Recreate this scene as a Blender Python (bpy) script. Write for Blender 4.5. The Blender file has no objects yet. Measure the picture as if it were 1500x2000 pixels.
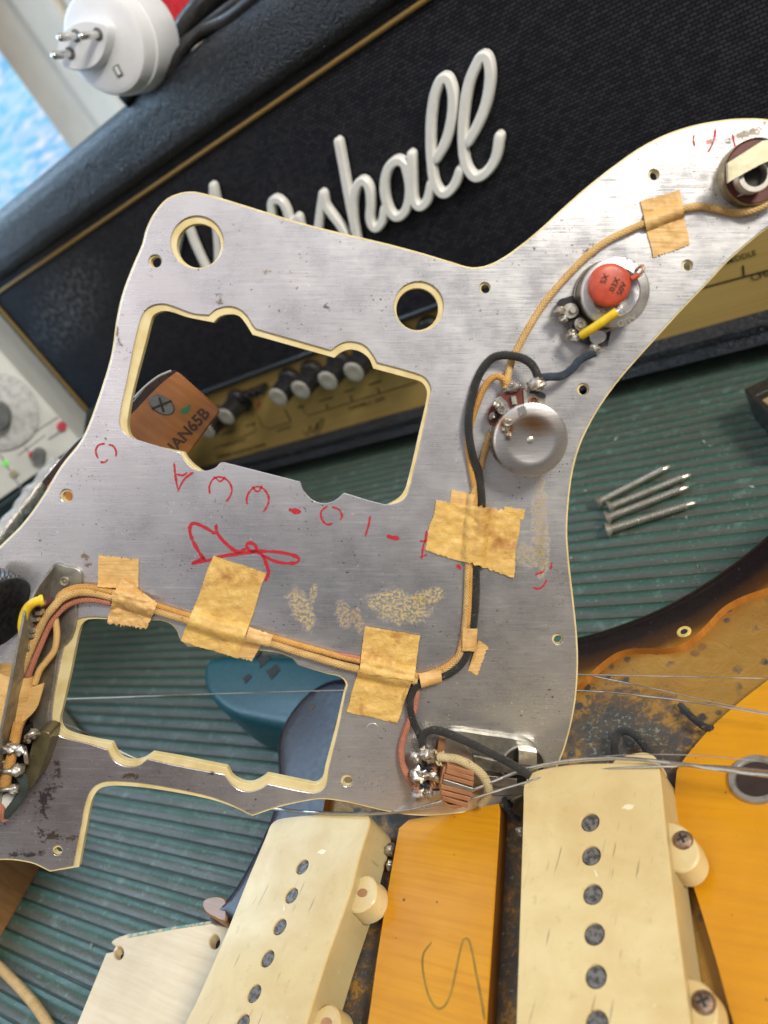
import bpy, math, random
from mathutils import Vector, Matrix, noise as mnoise
from mathutils.geometry import tessellate_polygon, delaunay_2d_cdt
random.seed(7)
sc = bpy.context.scene
COL = sc.collection

# ------------------------------------------------------------------ camera
# axes of the place seen from the camera (x right, y down, z forward): X along the amplifier, Y away, Z up
F, CX, CY = 1500.0, 750.0, 1000.0
Z_ = Vector((-1628, -2357, -1500)).normalized()
X_ = Vector((1860, -330, -1500)).normalized()
X_ = (X_ - Z_ * X_.dot(Z_)).normalized()
Y_ = Z_.cross(X_).normalized()
W = Matrix((X_, Y_, Z_))
CAMP = Vector((0, 0, .255))
cd = bpy.data.cameras.new('camera')
cd.sensor_fit = 'VERTICAL'; cd.sensor_height = 36; cd.lens = 27
cd.clip_start = .01; cd.clip_end = 60
cd.dof.use_dof = True; cd.dof.focus_distance = .268; cd.dof.aperture_fstop = 10.5
cam = bpy.data.objects.new('camera', cd); COL.objects.link(cam)
r_ = W @ Vector((1, 0, 0)); u_ = W @ Vector((0, -1, 0)); b_ = W @ Vector((0, 0, -1))
M = Matrix((r_, u_, b_)).transposed().to_4x4(); M.translation = CAMP
cam.matrix_world = M
sc.camera = cam

# ------------------------------------------------------------------ light
w = bpy.data.worlds.new('World'); sc.world = w; w.use_nodes = True
wn = w.node_tree.nodes; wl = w.node_tree.links
bg = wn['Background']; bg.inputs[1].default_value = 0.84
tc = wn.new('ShaderNodeTexCoord'); sp = wn.new('ShaderNodeSeparateXYZ'); wr = wn.new('ShaderNodeValToRGB')
wl.new(tc.outputs['Generated'], sp.inputs[0]); 
ma = wn.new('ShaderNodeMath'); ma.operation = 'MULTIPLY_ADD'; ma.inputs[1].default_value = .5; ma.inputs[2].default_value = .5
wl.new(sp.outputs['Z'], ma.inputs[0]); wl.new(ma.outputs[0], wr.inputs[0]); wl.new(wr.outputs[0], bg.inputs[0])
cr = wr.color_ramp
cr.elements[0].position = .3; cr.elements[0].color = (.05, .045, .04, 1)
cr.elements[1].position = .88; cr.elements[1].color = (.86, .86, .90, 1)
e = cr.elements.new(.55); e.color = (.085, .08, .078, 1)

def area(name, loc, target, size, power, col, sy=None):
    l = bpy.data.lights.new(name, 'AREA'); l.energy = power; l.color = col
    l.shape = 'RECTANGLE'; l.size = size; l.size_y = sy or size
    o = bpy.data.objects.new(name, l); COL.objects.link(o)
    o.location = loc
    o.rotation_euler = (Vector(target) - Vector(loc)).to_track_quat('-Z', 'Y').to_euler()
    return o
area('ceiling_lamp', (.92, .0, .90), (-.12, .15, .1), .28, 19, (1, .93, .82))
area('window_light', (-1.25, .35, .75), (-.2, .2, .1), .8, 15, (.50, .74, 1), 1.0)
area('room_fill', (-.25, -1.1, 1.25), (-.15, .2, .1), .9, 4.0, (1, .92, .86))  # unseen fill lamp, added to brighten from behind the camera
vs = sc.view_settings
vs.view_transform = 'Standard'; vs.look = 'None'; vs.exposure = 0; vs.gamma = 1

# ------------------------------------------------------------------ planes and pixel tracing
def ray(x, y): return W @ Vector(((x - CX) / F, (y - CY) / F, 1))
def P(x, y, z): return CAMP + ray(x, y) * z
class Plane:
    def __init__(s, O, n, u=None):
        s.n = n.normalized()
        if u is None: u = r_
        s.u = (u - s.n * u.dot(s.n)).normalized(); s.v = s.n.cross(s.u)
        s.O = O
    def hit(s, x, y, off=0):
        d = ray(x, y)
        t = ((s.O - CAMP).dot(s.n) + off) / d.dot(s.n)
        return CAMP + d * t
    def l2(s, p): q = p - s.O; return (q.dot(s.u), q.dot(s.v))
    def px(s, x, y, off=0): return s.l2(s.hit(x, y, off))
    def w(s, a, b, c=0): return s.O + s.u * a + s.v * b + s.n * c
    def mpp(s, x, y):  # metres per pixel (photo) at that place
        return (s.hit(x, y) - CAMP).dot(-b_) / F
UP = Vector((0, 0, 1)); BK = Vector((0, -1, 0)); EX = Vector((1, 0, 0))
Ng = Vector((.112, -.785, 4.086))
GP = Plane(CAMP + W @ (Ng / Ng.length_squared), -(W @ Ng))       # the metal side of the pickguard
DA = .4255
AP = Plane(Vector((0, DA, 0)), BK, EX)                           # the face of the amplifier
BP = Plane(Vector((0, 0, 0)), UP, EX)                            # bench
HT = .040
TP = Plane(Vector((0, 0, HT)), UP, EX)                           # guitar top
KP = Plane(Vector((0, 0, .053)), UP, EX)                         # pickup tops

def smooth(pts, closed=True, n=5):
    m = len(pts); out = []
    def P2(i): return Vector(pts[i % m][:2])
    def sharp(i): i %= m; return len(pts[i]) > 2 and pts[i][2] == 's'
    def extra(i): i %= m; return pts[i][2] if len(pts[i]) > 2 and pts[i][2] != 's' else 0
    for i in range(m if closed else m - 1):
        p0, p1 = P2(i), P2(i + 1)
        L = (p1 - p0).length
        def tan(k, seg):
            if sharp(k) or (not closed and (k == 0 or k == m - 1)): return seg
            t = (P2(k + 1) - P2(k - 1)); l = t.length
            return t * (L / l) if l > 1e-9 else seg
        seg = p1 - p0
        t0, t1 = tan(i, seg), tan(i + 1, seg)
        e0, e1 = extra(i), extra(i + 1)
        for k in range(n):
            s = k / n
            q = p0 * (2*s**3 - 3*s*s + 1) + t0 * (s**3 - 2*s*s + s) + p1 * (-2*s**3 + 3*s*s) + t1 * (s**3 - s*s)
            out.append((q.x, q.y, e0 + (e1 - e0) * s))
    if not closed:
        q = pts[-1]; out.append((q[0], q[1], extra(m - 1)))
    return out
def smooth3(pts, n=5):
    m = len(pts); out = []
    for i in range(m - 1):
        p0, p1 = pts[i], pts[i + 1]; L = (p1 - p0).length
        def tan(k):
            if k == 0 or k == m - 1: return p1 - p0
            t = pts[k + 1] - pts[k - 1]; return t * (L / max(t.length, 1e-9))
        t0, t1 = tan(i), tan(i + 1)
        for k in range(n):
            s = k / n
            out.append(p0 * (2*s**3 - 3*s*s + 1) + t0 * (s**3 - 2*s*s + s) + p1 * (-2*s**3 + 3*s*s) + t1 * (s**3 - s*s))
    out.append(pts[-1]); return out
def area2(l): return sum(l[i][0] * l[(i + 1) % len(l)][1] - l[(i + 1) % len(l)][0] * l[i][1] for i in range(len(l))) / 2
def dedupe(l, eps=2e-5):
    o = []
    for p in l:
        if not o or (Vector(p[:2]) - Vector(o[-1][:2])).length > eps: o.append(p)
    if (Vector(o[0][:2]) - Vector(o[-1][:2])).length < eps: o.pop()
    return o
def inset(loop, d):
    n = len(loop); out = []
    for i in range(n):
        p, a, b = Vector(loop[i][:2]), Vector(loop[i - 1][:2]), Vector(loop[(i + 1) % n][:2])
        e1 = (p - a).normalized(); e2 = (b - p).normalized()
        t = (e1 + e2)
        t = t.normalized() if t.length > 1e-6 else e1
        nn = Vector((-t.y, t.x)); c = max(.5, nn.dot(Vector((-e1.y, e1.x))))
        q = p + nn * d / c
        out.append((q.x, q.y))
    return out
def circ(cx, cy, r, n=28, ry=None):
    ry = ry or r
    return [(cx + r * math.cos(2 * math.pi * k / n), cy + ry * math.sin(2 * math.pi * k / n)) for k in range(n)]
def inpoly(x, y, l):
    c = False; j = len(l) - 1
    for i in range(len(l)):
        if (l[i][1] > y) != (l[j][1] > y) and x < (l[j][0] - l[i][0]) * (y - l[i][1]) / (l[j][1] - l[i][1]) + l[i][0]: c = not c
        j = i
    return c
def segdist(p, l, closed=True):
    m = 1e9
    for i in range(len(l) if closed else len(l) - 1):
        a, b = l[i], l[(i + 1) % len(l)]
        dx, dy = b[0] - a[0], b[1] - a[1]; L = dx * dx + dy * dy
        t = 0 if L < 1e-14 else max(0, min(1, ((p[0] - a[0]) * dx + (p[1] - a[1]) * dy) / L))
        d = (p[0] - a[0] - t * dx) ** 2 + (p[1] - a[1] - t * dy) ** 2
        if d < m: m = d
    return math.sqrt(m)

# ------------------------------------------------------------------ objects
LOC = {}
def thing(name, label, cat, loc, group=None):
    o = bpy.data.objects.new(name, None); COL.objects.link(o)
    o.empty_display_size = .01
    o.location = loc; o['label'] = label; o['category'] = cat
    if group: o['group'] = group
    LOC[o.name] = Vector(loc); return o
def part(name, parent, label=None):
    o = bpy.data.objects.new(name, None); COL.objects.link(o); o.parent = parent
    o.empty_display_size = .01
    if label: o['label'] = label
    LOC[o.name] = LOC[parent.name]; return o
def add(name, vf, mat, parent=None, label=None, cat=None, group=None, kind=None, smooth_deg=None, uv=None, attr=None, loc=None):
    verts, faces = vf[0], vf[1]
    if uv is None and len(vf) > 2: uv = vf[2]
    if loc is None:
        if parent is not None: loc = LOC[parent.name]
        else:
            xs = [v[0] for v in verts]; ys = [v[1] for v in verts]; zs = [v[2] for v in verts]
            loc = Vector(((min(xs) + max(xs)) / 2, (min(ys) + max(ys)) / 2, min(zs)))
    me = bpy.data.meshes.new(name)
    me.from_pydata([Vector(v) - loc for v in verts], [], faces)
    me.validate(clean_customdata=False)
    if uv and len(me.vertices) == len(uv):
        ul = me.uv_layers.new(name='UVMap')
        idx = [0] * len(me.loops); me.loops.foreach_get('vertex_index', idx)
        flat = [0.0] * (2 * len(idx))
        for k, i in enumerate(idx): flat[2 * k], flat[2 * k + 1] = uv[i]
        ul.data.foreach_set('uv', flat)
    if attr:
        for an, vals in attr.items():
            a = me.attributes.new(an, 'FLOAT', 'POINT'); a.data.foreach_set('value', vals)
    if smooth_deg:
        me.polygons.foreach_set('use_smooth', [True] * len(me.polygons))
        me.set_sharp_from_angle(angle=math.radians(smooth_deg))
    if mat: me.materials.append(mat)
    o = bpy.data.objects.new(name, me); COL.objects.link(o)
    if parent is not None:
        o.parent = parent; LOC[o.name] = loc
        if loc != LOC[parent.name]: o.location = loc - LOC[parent.name]
    else: o.location = loc; LOC[o.name] = Vector(loc)
    for k, v in (('label', label), ('category', cat), ('group', group), ('kind', kind)):
        if v: o[k] = v
    return o
def join(*vfs):
    V, Fc, U = [], [], []
    for vf in vfs:
        b = len(V); V += list(vf[0]); Fc += [tuple(i + b for i in f) for f in vf[1]]
        U += list(vf[2]) if len(vf) > 2 and vf[2] else [(0, 0)] * len(vf[0])
    return V, Fc, U
def prism(loops, pl, prof, bottom=True):
    """loops in plane coordinates, outer first; prof = [(inset, height)...] from the top face down"""
    loops = [dedupe(l) for l in loops]
    L = []
    for k, l in enumerate(loops):
        a = area2(l)
        if (a < 0) == (k == 0): l = l[::-1]
        L.append([(p[0], p[1]) for p in l])
    V, Fc, U = [], [], []
    rings = []
    for (d, z) in prof:
        rr = []
        for l in L:
            q = inset(l, d) if d else l
            b = len(V)
            for p in q: V.append(pl.w(p[0], p[1], z)); U.append(p)
            rr.append((b, len(q), q))
        rings.append(rr)
    for a, b in zip(rings, rings[1:]):
        for (ba, n, _), (bb, _, _) in zip(a, b):
            for i in range(n):
                j = (i + 1) % n
                Fc.append((ba + i, bb + i, bb + j, ba + j))
    def cap(rr, flip):
        vl = [[Vector((p[0], p[1], 0)) for p in q] for (_, _, q) in rr]
        idx = []
        for (b, n, _) in rr: idx += list(range(b, b + n))
        for t in tessellate_polygon(vl):
            a, b, c = [idx[k] for k in t]
            pa, pb, pc = U[a], U[b], U[c]
            s = (pb[0] - pa[0]) * (pc[1] - pa[1]) - (pc[0] - pa[0]) * (pb[1] - pa[1])
            if abs(s) < 1e-16: continue
            if (s < 0) != flip: b, c = c, b
            Fc.append((a, b, c))
    cap(rings[0], False)
    if bottom: cap(rings[-1], True)
    return V, Fc, U
def pxl(pl, pts, off=0, sm=True, n=5, closed=True):
    if sm: pts = smooth(pts, closed, n)
    return [pl.px(p[0], p[1], off) for p in pts]
def tube(pts, r, sides=8, cap=True):
    n = len(pts); V, Fc, U = [], [], []
    rs = r if isinstance(r, (list, tuple)) else [r] * n
    t = (pts[1] - pts[0]).normalized()
    a = t.orthogonal().normalized(); L = 0
    for i in range(n):
        tn = (pts[min(i + 1, n - 1)] - pts[max(i - 1, 0)])
        tn = tn.normalized() if tn.length > 1e-9 else t
        a = (a - tn * a.dot(tn)); a = a.normalized() if a.length > 1e-6 else tn.orthogonal().normalized()
        b = tn.cross(a)
        if i: L += (pts[i] - pts[i - 1]).length
        for k in range(sides):
            an = 2 * math.pi * k / sides
            V.append(pts[i] + (a * math.cos(an) + b * math.sin(an)) * rs[i]); U.append((L, k / sides * 6.283 * rs[i]))
        t = tn
    for i in range(n - 1):
        for k in range(sides):
            k2 = (k + 1) % sides
            Fc.append((i * sides + k, i * sides + k2, (i + 1) * sides + k2, (i + 1) * sides + k))
    if cap:
        Fc.append(tuple(range(sides))[::-1]); Fc.append(tuple((n - 1) * sides + k for k in range(sides)))
    return V, Fc, U
def lathe(c, axis, prof, seg=32, refu=None):
    if refu is None and abs(axis.dot(GP.n)) > .999: refu = GP.u
    ax = axis.normalized(); a = (refu - ax * refu.dot(ax)).normalized() if refu else ax.orthogonal().normalized(); b = ax.cross(a)
    V, Fc, U = [], [], []
    for (r, z) in prof:
        for k in range(seg):
            an = 2 * math.pi * k / seg
            V.append(c + ax * z + (a * math.cos(an) + b * math.sin(an)) * r); U.append((r * math.cos(an), r * math.sin(an)))
    for i in range(len(prof) - 1):
        for k in range(seg):
            k2 = (k + 1) % seg
            Fc.append((i * seg + k, i * seg + k2, (i + 1) * seg + k2, (i + 1) * seg + k)[::-1])
    if prof[0][0] > 1e-5: Fc.append(tuple(range(seg)))
    if prof[-1][0] > 1e-5: Fc.append(tuple((len(prof) - 1) * seg + k for k in range(seg))[::-1])
    return V, Fc, U
def boxp(pl, cx, cy, sx, sy, z1, z0, rot=0, b=.0003):
    c, s = math.cos(rot), math.sin(rot)
    l = [(cx + x * c - y * s, cy + x * s + y * c) for x, y in ((-sx/2, -sy/2), (sx/2, -sy/2), (sx/2, sy/2), (-sx/2, sy/2))]
    return prism([l], pl, [(b, z1), (0, z1 - b), (0, z0)])
def blob(c, r, amp=.3, seed=0, squash=(1, 1, 1), n=10):
    V, Fc = [], []
    for i in range(n + 1):
        th = math.pi * i / n
        for k in range(2 * n):
            ph = math.pi * k / n
            d = Vector((math.sin(th) * math.cos(ph), math.sin(th) * math.sin(ph), math.cos(th)))
            q = 1 + amp * mnoise.noise(d * 1.7 + Vector((seed * 3.1, seed, 0))) + amp * .5 * mnoise.noise(d * 4.5 + Vector((seed, 2, seed * 1.7)))
            V.append(c + Vector((d.x * squash[0], d.y * squash[1], d.z * squash[2])) * r * q)
    for i in range(n):
        for k in range(2 * n):
            k2 = (k + 1) % (2 * n)
            Fc.append((i * 2 * n + k, (i + 1) * 2 * n + k, (i + 1) * 2 * n + k2, i * 2 * n + k2))
    return V, Fc, [(0, 0)] * len(V)

# ------------------------------------------------------------------ materials
class NT:
    def __init__(s, name):
        s.m = bpy.data.materials.new(name); s.m.use_nodes = True
        s.t = s.m.node_tree; s.b = s.t.nodes['Principled BSDF']
        s.tc = s.t.nodes.new('ShaderNodeTexCoord')
    def N(s, typ, **k):
        n = s.t.nodes.new(typ)
        for a, v in k.items():
            if a.startswith('i_'): n.inputs[a[2:].replace('_', ' ')].default_value = v
            else: setattr(n, a, v)
        return n
    def L(s, a, b): s.t.links.new(a, b)
    def co(s, which='Object', scale=(1, 1, 1), rot=0, loc=(0, 0, 0)):
        mp = s.N('ShaderNodeMapping'); mp.inputs['Scale'].default_value = scale; mp.inputs['Rotation'].default_value = (0, 0, rot); mp.inputs['Location'].default_value = loc
        s.L(s.tc.outputs[which], mp.inputs[0]); return mp.outputs[0]
    def noise(s, scale=100, detail=4, rough=.55, co=None, dist=0):
        n = s.N('ShaderNodeTexNoise'); n.inputs['Scale'].default_value = scale; n.inputs['Detail'].default_value = detail
        n.inputs['Roughness'].default_value = rough; n.inputs['Distortion'].default_value = dist
        s.L(co if co is not None else s.tc.outputs['Object'], n.inputs['Vector']); return n.outputs['Fac']
    def vor(s, scale, co=None, feat='F1'):
        n = s.N('ShaderNodeTexVoronoi'); n.feature = feat; n.inputs['Scale'].default_value = scale
        s.L(co if co is not None else s.tc.outputs['Object'], n.inputs['Vector']); return n.outputs['Distance']
    def ramp(s, f, lo, hi, a=0.0, b=1.0):
        n = s.N('ShaderNodeMapRange'); n.clamp = True
        n.inputs[1].default_value = lo; n.inputs[2].default_value = hi; n.inputs[3].default_value = a; n.inputs[4].default_value = b
        s.L(f, n.inputs[0]); return n.outputs[0]
    def math(s, op, a, b=None, c=None):
        n = s.N('ShaderNodeMath'); n.operation = op
        for i, v in enumerate((a, b, c)):
            if v is None: continue
            if isinstance(v, (int, float)): n.inputs[i].default_value = v
            else: s.L(v, n.inputs[i])
        return n.outputs[0]
    def mix(s, f, a, b, mode='MIX'):
        n = s.N('ShaderNodeMix'); n.data_type = 'RGBA'; n.blend_type = mode
        for i, v in ((0, f), (6, a), (7, b)):
            if isinstance(v, (int, float)): n.inputs[i].default_value = v
            elif isinstance(v, tuple): n.inputs[i].default_value = v if len(v) == 4 else v + (1,)
            else: s.L(v, n.inputs[i])
        return n.outputs[2]
    def dist(s, c, which='UV', sc_=(1, 1), rot=0):
        """distance (m) in plane coordinates from point c, with axes scaled"""
        mp = s.N('ShaderNodeMapping'); mp.vector_type = 'TEXTURE'
        mp.inputs['Location'].default_value = (c[0], c[1], 0); mp.inputs['Rotation'].default_value = (0, 0, rot); mp.inputs['Scale'].default_value = (sc_[0], sc_[1], 1)
        s.L(s.tc.outputs[which], mp.inputs[0])
        n = s.N('ShaderNodeVectorMath'); n.operation = 'LENGTH'; s.L(mp.outputs[0], n.inputs[0]); return n.outputs['Value']
    def set(s, **k):
        names = {'base': 'Base Color', 'rough': 'Roughness', 'metal': 'Metallic', 'spec': 'Specular IOR Level', 'coat': 'Coat Weight', 'coatr': 'Coat Roughness', 'alpha': 'Alpha', 'sheen': 'Sheen Weight', 'sss': 'Subsurface Weight', 'aniso': 'Anisotropic', 'trans': 'Transmission Weight'}
        for a, v in k.items():
            i = s.b.inputs[names[a]]
            if isinstance(v, (int, float)): i.default_value = v
            elif isinstance(v, tuple): i.default_value = v if len(v) == 4 else v + (1,)
            else: s.L(v, i)
        return s
    def bump(s, h, strength=.3, d=.001):
        n = s.N('ShaderNodeBump'); n.inputs['Strength'].default_value = strength; n.inputs['Distance'].default_value = d
        s.L(h, n.inputs['Height'])
        prev = s.b.inputs['Normal']
        if prev.is_linked: s.L(prev.links[0].from_socket, n.inputs['Normal'])
        s.L(n.outputs[0], prev); return s
def simple(name, c, rough=.5, metal=0, var=.15, scale=200, bump=.1, bd=.0003, c2=None, lo=.4, hi=.7, coat=0, spec=.5):
    m = NT(name); f = m.noise(scale, 5)
    m.set(base=m.mix(m.ramp(f, lo, hi), c, c2 or tuple(x * (1 - var * 2.5) for x in c)), rough=m.ramp(m.noise(scale * 1.7, 3), .3, .7, max(.02, rough - .08), min(1, rough + .1)), metal=metal, coat=coat, spec=spec)
    if bump: m.bump(m.noise(scale * 3, 4), bump, bd)
    return m.m

def g_uv(x, y): return GP.px(x, y)
def mat_alu():
    m = NT('brushed_aluminium')
    br = m.co('UV', (90, 2600, 1), rot=math.radians(12))
    b1 = m.noise(1, 6, .7, br)
    b2 = m.noise(1, 3, .6, m.co('UV', (14, 420, 1), rot=math.radians(12)))
    cl = m.noise(24, 5, .6, m.co('UV'), .6)
    cl2 = m.noise(70, 5, .65, m.co('UV'))
    col = m.mix(m.ramp(cl, .35, .68), (.92, .92, .93), (.62, .61, .63))
    col = m.mix(m.ramp(cl2, .45, .72, 0, .4), col, (.50, .50, .50))
    # violet and dark reflections painted in as colour; the lower-left zone is grime
    col = m.mix(m.math('MULTIPLY', m.ramp(m.dist(g_uv(330, 760), sc_=(.075, .09)), .3, 1.3, 1, 0), .45), col, (.74, .69, .76))
    col = m.mix(m.math('MULTIPLY', m.ramp(m.dist(g_uv(180, 1560), sc_=(.075, .05)), .3, 1.3, 1, 0), .85), col, (.40, .35, .37))
    col = m.mix(m.math('MULTIPLY', m.ramp(m.dist(g_uv(980, 1380), sc_=(.05, .05)), .3, 1.4, 1, 0), .55), col, (.42, .39, .33))
    col = m.mix(m.math('MULTIPLY', m.ramp(m.dist(g_uv(560, 1130), sc_=(.09, .03), rot=-.25), .2, 1.5, 1, 0), .6), col, (.34, .35, .40))
    col = m.mix(m.ramp(b1, .50, .75, 0, .38), col, (.30, .30, .33))
    col = m.mix(m.ramp(m.noise(1, 4, .7, m.co('UV', (40, 900, 1), rot=math.radians(12), loc=(4, 4, 0))), .55, .72, 0, .4), col, (.90, .90, .93))
    # dirt specks
    sp_ = m.math('MULTIPLY', m.ramp(m.noise(900, 3, .6, m.co('UV')), .63, .67), m.ramp(m.noise(75, 3, .6, m.co('UV', loc=(3, 1, 0))), .54, .60))
    col = m.mix(sp_, col, (.07, .045, .03))
    ws = m.math('MULTIPLY', m.ramp(m.noise(700, 2, .6, m.co('UV', loc=(7, 3, 0))), .66, .70), m.ramp(m.noise(40, 2, .6, m.co('UV', loc=(9, 1, 0))), .44, .56))
    col = m.mix(ws, col, (.85, .83, .78))
    # scratches
    for k, (rt, off) in enumerate(((.9, 0), (2.0, 5), (.3, 9))):
        sn = m.noise(1, 2, .5, m.co('UV', (30, 3400, 1), rot=rt, loc=(off, off, 0)))
        col = m.mix(m.math('MULTIPLY', m.ramp(sn, .72, .76), m.ramp(m.noise(50, 2, .5, m.co('UV', loc=(off, 2, 0))), .52, .62, 0, .35)), col, (.85, .85, .86))
    # adhesive residue
    nm = None
    rn = m.noise(1000, 5, .8, m.co('UV'))
    wob = m.noise(260, 4, .6, m.co('UV'))
    for (cx, cy, sx, sy, rt, c) in ((590, 1190, .0038, .0085, .45, (.62, .50, .22)), (612, 1160, .0015, .0038, -.2, (.55, .46, .2)), (672, 1200, .003, .0055, .2, (.5, .38, .18)), (700, 1212, .002, .005, .2, (.46, .33, .16)),
                                (780, 1185, .0115, .0062, -.2, (.60, .52, .26)), (835, 1165, .006, .003, .2, (.60, .52, .26)), (1052, 1010, .0025, .013, 0, (.42, .32, .14)), (1035, 1085, .006, .0045, 0, (.4, .34, .2)), (1062, 1080, .002, .01, 0, (.42, .36, .25)),
                                (610, 1120, .0001, .0001, 0, (.5, .4, .2))):
        d = m.dist(g_uv(cx, cy), sc_=(sx, sy), rot=rt)
        msk = m.ramp(m.math('ADD', d, m.math('MULTIPLY', m.math('SUBTRACT', wob, .5), 1.3)), .75, 1.05, 1, 0)
        fm = m.math('MULTIPLY', msk, m.ramp(rn, .47, .55, .04, .85)); nm = fm if nm is None else m.math('MAXIMUM', nm, fm)
        col = m.mix(fm, col, (c[0] * .95, c[1] * .82, c[2] * .5))
    # rust patches near the lower left and round the holes
    rn2 = m.noise(420, 5, .7, m.co('UV'))
    for (cx, cy, sx, sy, rt, c) in ((88, 1560, .0035, .011, -.35, (.06, .05, .045)), (95, 1630, .0055, .0032, 0, (.10, .06, .03)), (135, 1638, .003, .0015, 0, (.12, .07, .03)), (258, 1515, .0035, .0014, 0, (.16, .09, .03)), (115, 1510, .002, .006, 0, (.10, .07, .05)),
                                (430, 585, .0014, .0028, .2, (.22, .16, .10)), (228, 650, .001, .006, .2, (.15, .1, .07)), (60, 1668, .012, .0014, .05, (.08, .06, .05)), (520, 530, .0018, .0010, 0, (.4, .3, .2)), (636, 600, .002, .0015, 0, (.15, .1, .07)), (412, 1512, .0018, .0012, .3, (.04, .03, .03)),
                                (1455, 262, .007, .002, .3, (.14, .10, .05)), (1385, 276, .003, .0012, .2, (.3, .13, .08)), (1150, 490, .0028, .002, .4, (.1, .07, .05)), (165, 1087, .0018, .0018, 0, (.28, .16, .06)), (173, 1103, .0022, .001, 0, (.25, .15, .06))):
        d = m.dist(g_uv(cx, cy), sc_=(sx, sy), rot=rt)
        msk = m.ramp(d, .0, 1.7, .30, 0)
        col = m.mix(m.ramp(m.math('ADD', msk, rn2), .67, .76, 0, .8), col, c)
    m.set(base=col, rough=m.ramp(m.math('ADD', b1, cl2), .75, 1.25, .18, .46), metal=m.math('MULTIPLY', m.ramp(cl, .3, .7, .86, .72), m.math('SUBTRACT', 1.0, nm)))
    m.bump(b1, .14, .00012); m.bump(b2, .08, .0003); m.bump(m.noise(22, 2, .5, m.co('UV')), .25, .002)
    return m.m
def mat_tape():
    m = NT('old_masking_tape')
    st = m.noise(1, 4, .6, m.co('UV', (130, 800, 1), rot=.35))
    cl = m.noise(110, 5, .65, m.co('UV'), .4)
    col = m.mix(m.ramp(cl, .35, .7), (.70, .46, .13), (.56, .34, .09))
    col = m.mix(m.ramp(st, .45, .75, 0, .35), col, (.82, .62, .30))
    sn = m.noise(65, 4, .7, m.co('UV', loc=(2, 5, 0)))
    col = m.mix(m.ramp(sn, .54, .68, 0, .8), col, (.34, .13, .035))
    col = m.mix(m.ramp(m.noise(1300, 3, .75, m.co('UV')), .55, .70, 0, .45), col, (.38, .20, .05))
    m.set(base=col, rough=m.ramp(cl, .3, .7, .42, .62), spec=.45, sss=0)
    m.bump(st, .4, .0003); m.bump(m.noise(700, 4, .7, m.co('UV')), .5, .0003); m.bump(m.noise(150, 4, .7, m.co('UV'), 1.5), .6, .0008)
    return m.m
def mat_tape_fresh():
    m = NT('crepe_tape')
    st = m.noise(1, 4, .6, m.co('UV', (90, 1500, 1), rot=.45))
    cl = m.noise(120, 4, .6, m.co('UV'))
    col = m.mix(m.ramp(cl, .35, .7), (.68, .43, .16), (.54, .32, .11))
    col = m.mix(m.ramp(st, .45, .75, 0, .5), col, (.82, .60, .30))
    m.set(base=col, rough=.48, spec=.4); m.bump(st, .55, .0004); m.bump(cl, .3, .0008)
    return m.m
def mat_cloth(name, c1, c2, dirt=(.1, .07, .04), braid=1.0):
    m = NT(name)
    wv = m.N('ShaderNodeTexWave', wave_type='BANDS', bands_direction='DIAGONAL'); wv.inputs['Scale'].default_value = 620; wv.inputs['Distortion'].default_value = 1.2
    m.L(m.co('UV'), wv.inputs['Vector'])
    wv2 = m.N('ShaderNodeTexWave', wave_type='BANDS', bands_direction='DIAGONAL'); wv2.inputs['Scale'].default_value = 620; wv2.inputs['Distortion'].default_value = 1.0
    m.L(m.co('UV', (1, -1, 1)), wv2.inputs['Vector'])
    br = m.math('MULTIPLY', wv.outputs['Fac'], wv2.outputs['Fac'])
    cl = m.noise(180, 4, .6)
    col = m.mix(m.ramp(cl, .35, .7), c1, c2)
    col = m.mix(m.ramp(br, 0, .35, .14 * braid, 0), col, tuple(x * .45 for x in c2))
    col = m.mix(m.ramp(m.noise(600, 3, .7), .6, .72, 0, .6), col, dirt)
    m.set(base=col, rough=.72, spec=.3, sheen=.1); m.bump(br, .6 * braid, .0005); m.bump(m.noise(900, 3), .4, .0002)
    return m.m
def mat_tolex():
    m = NT('black_tolex')
    v = m.vor(260, m.co('Object', (1, 1, 1)), 'DISTANCE_TO_EDGE')
    n = m.noise(420, 4, .6, dist=1.5)
    col = m.mix(m.ramp(m.noise(14, 4), .35, .7), (.012, .017, .027), (.022, .030, .044))
    col = m.mix(m.ramp(m.noise(300, 5, .7), .62, .72, 0, .25), col, (.12, .14, .16))
    m.set(base=col, rough=m.ramp(n, .3, .7, .22, .42), spec=.6)
    m.bump(m.ramp(v, 0, .12), .8, .0012); m.bump(n, 1.0, .0022)
    return m.m
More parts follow.
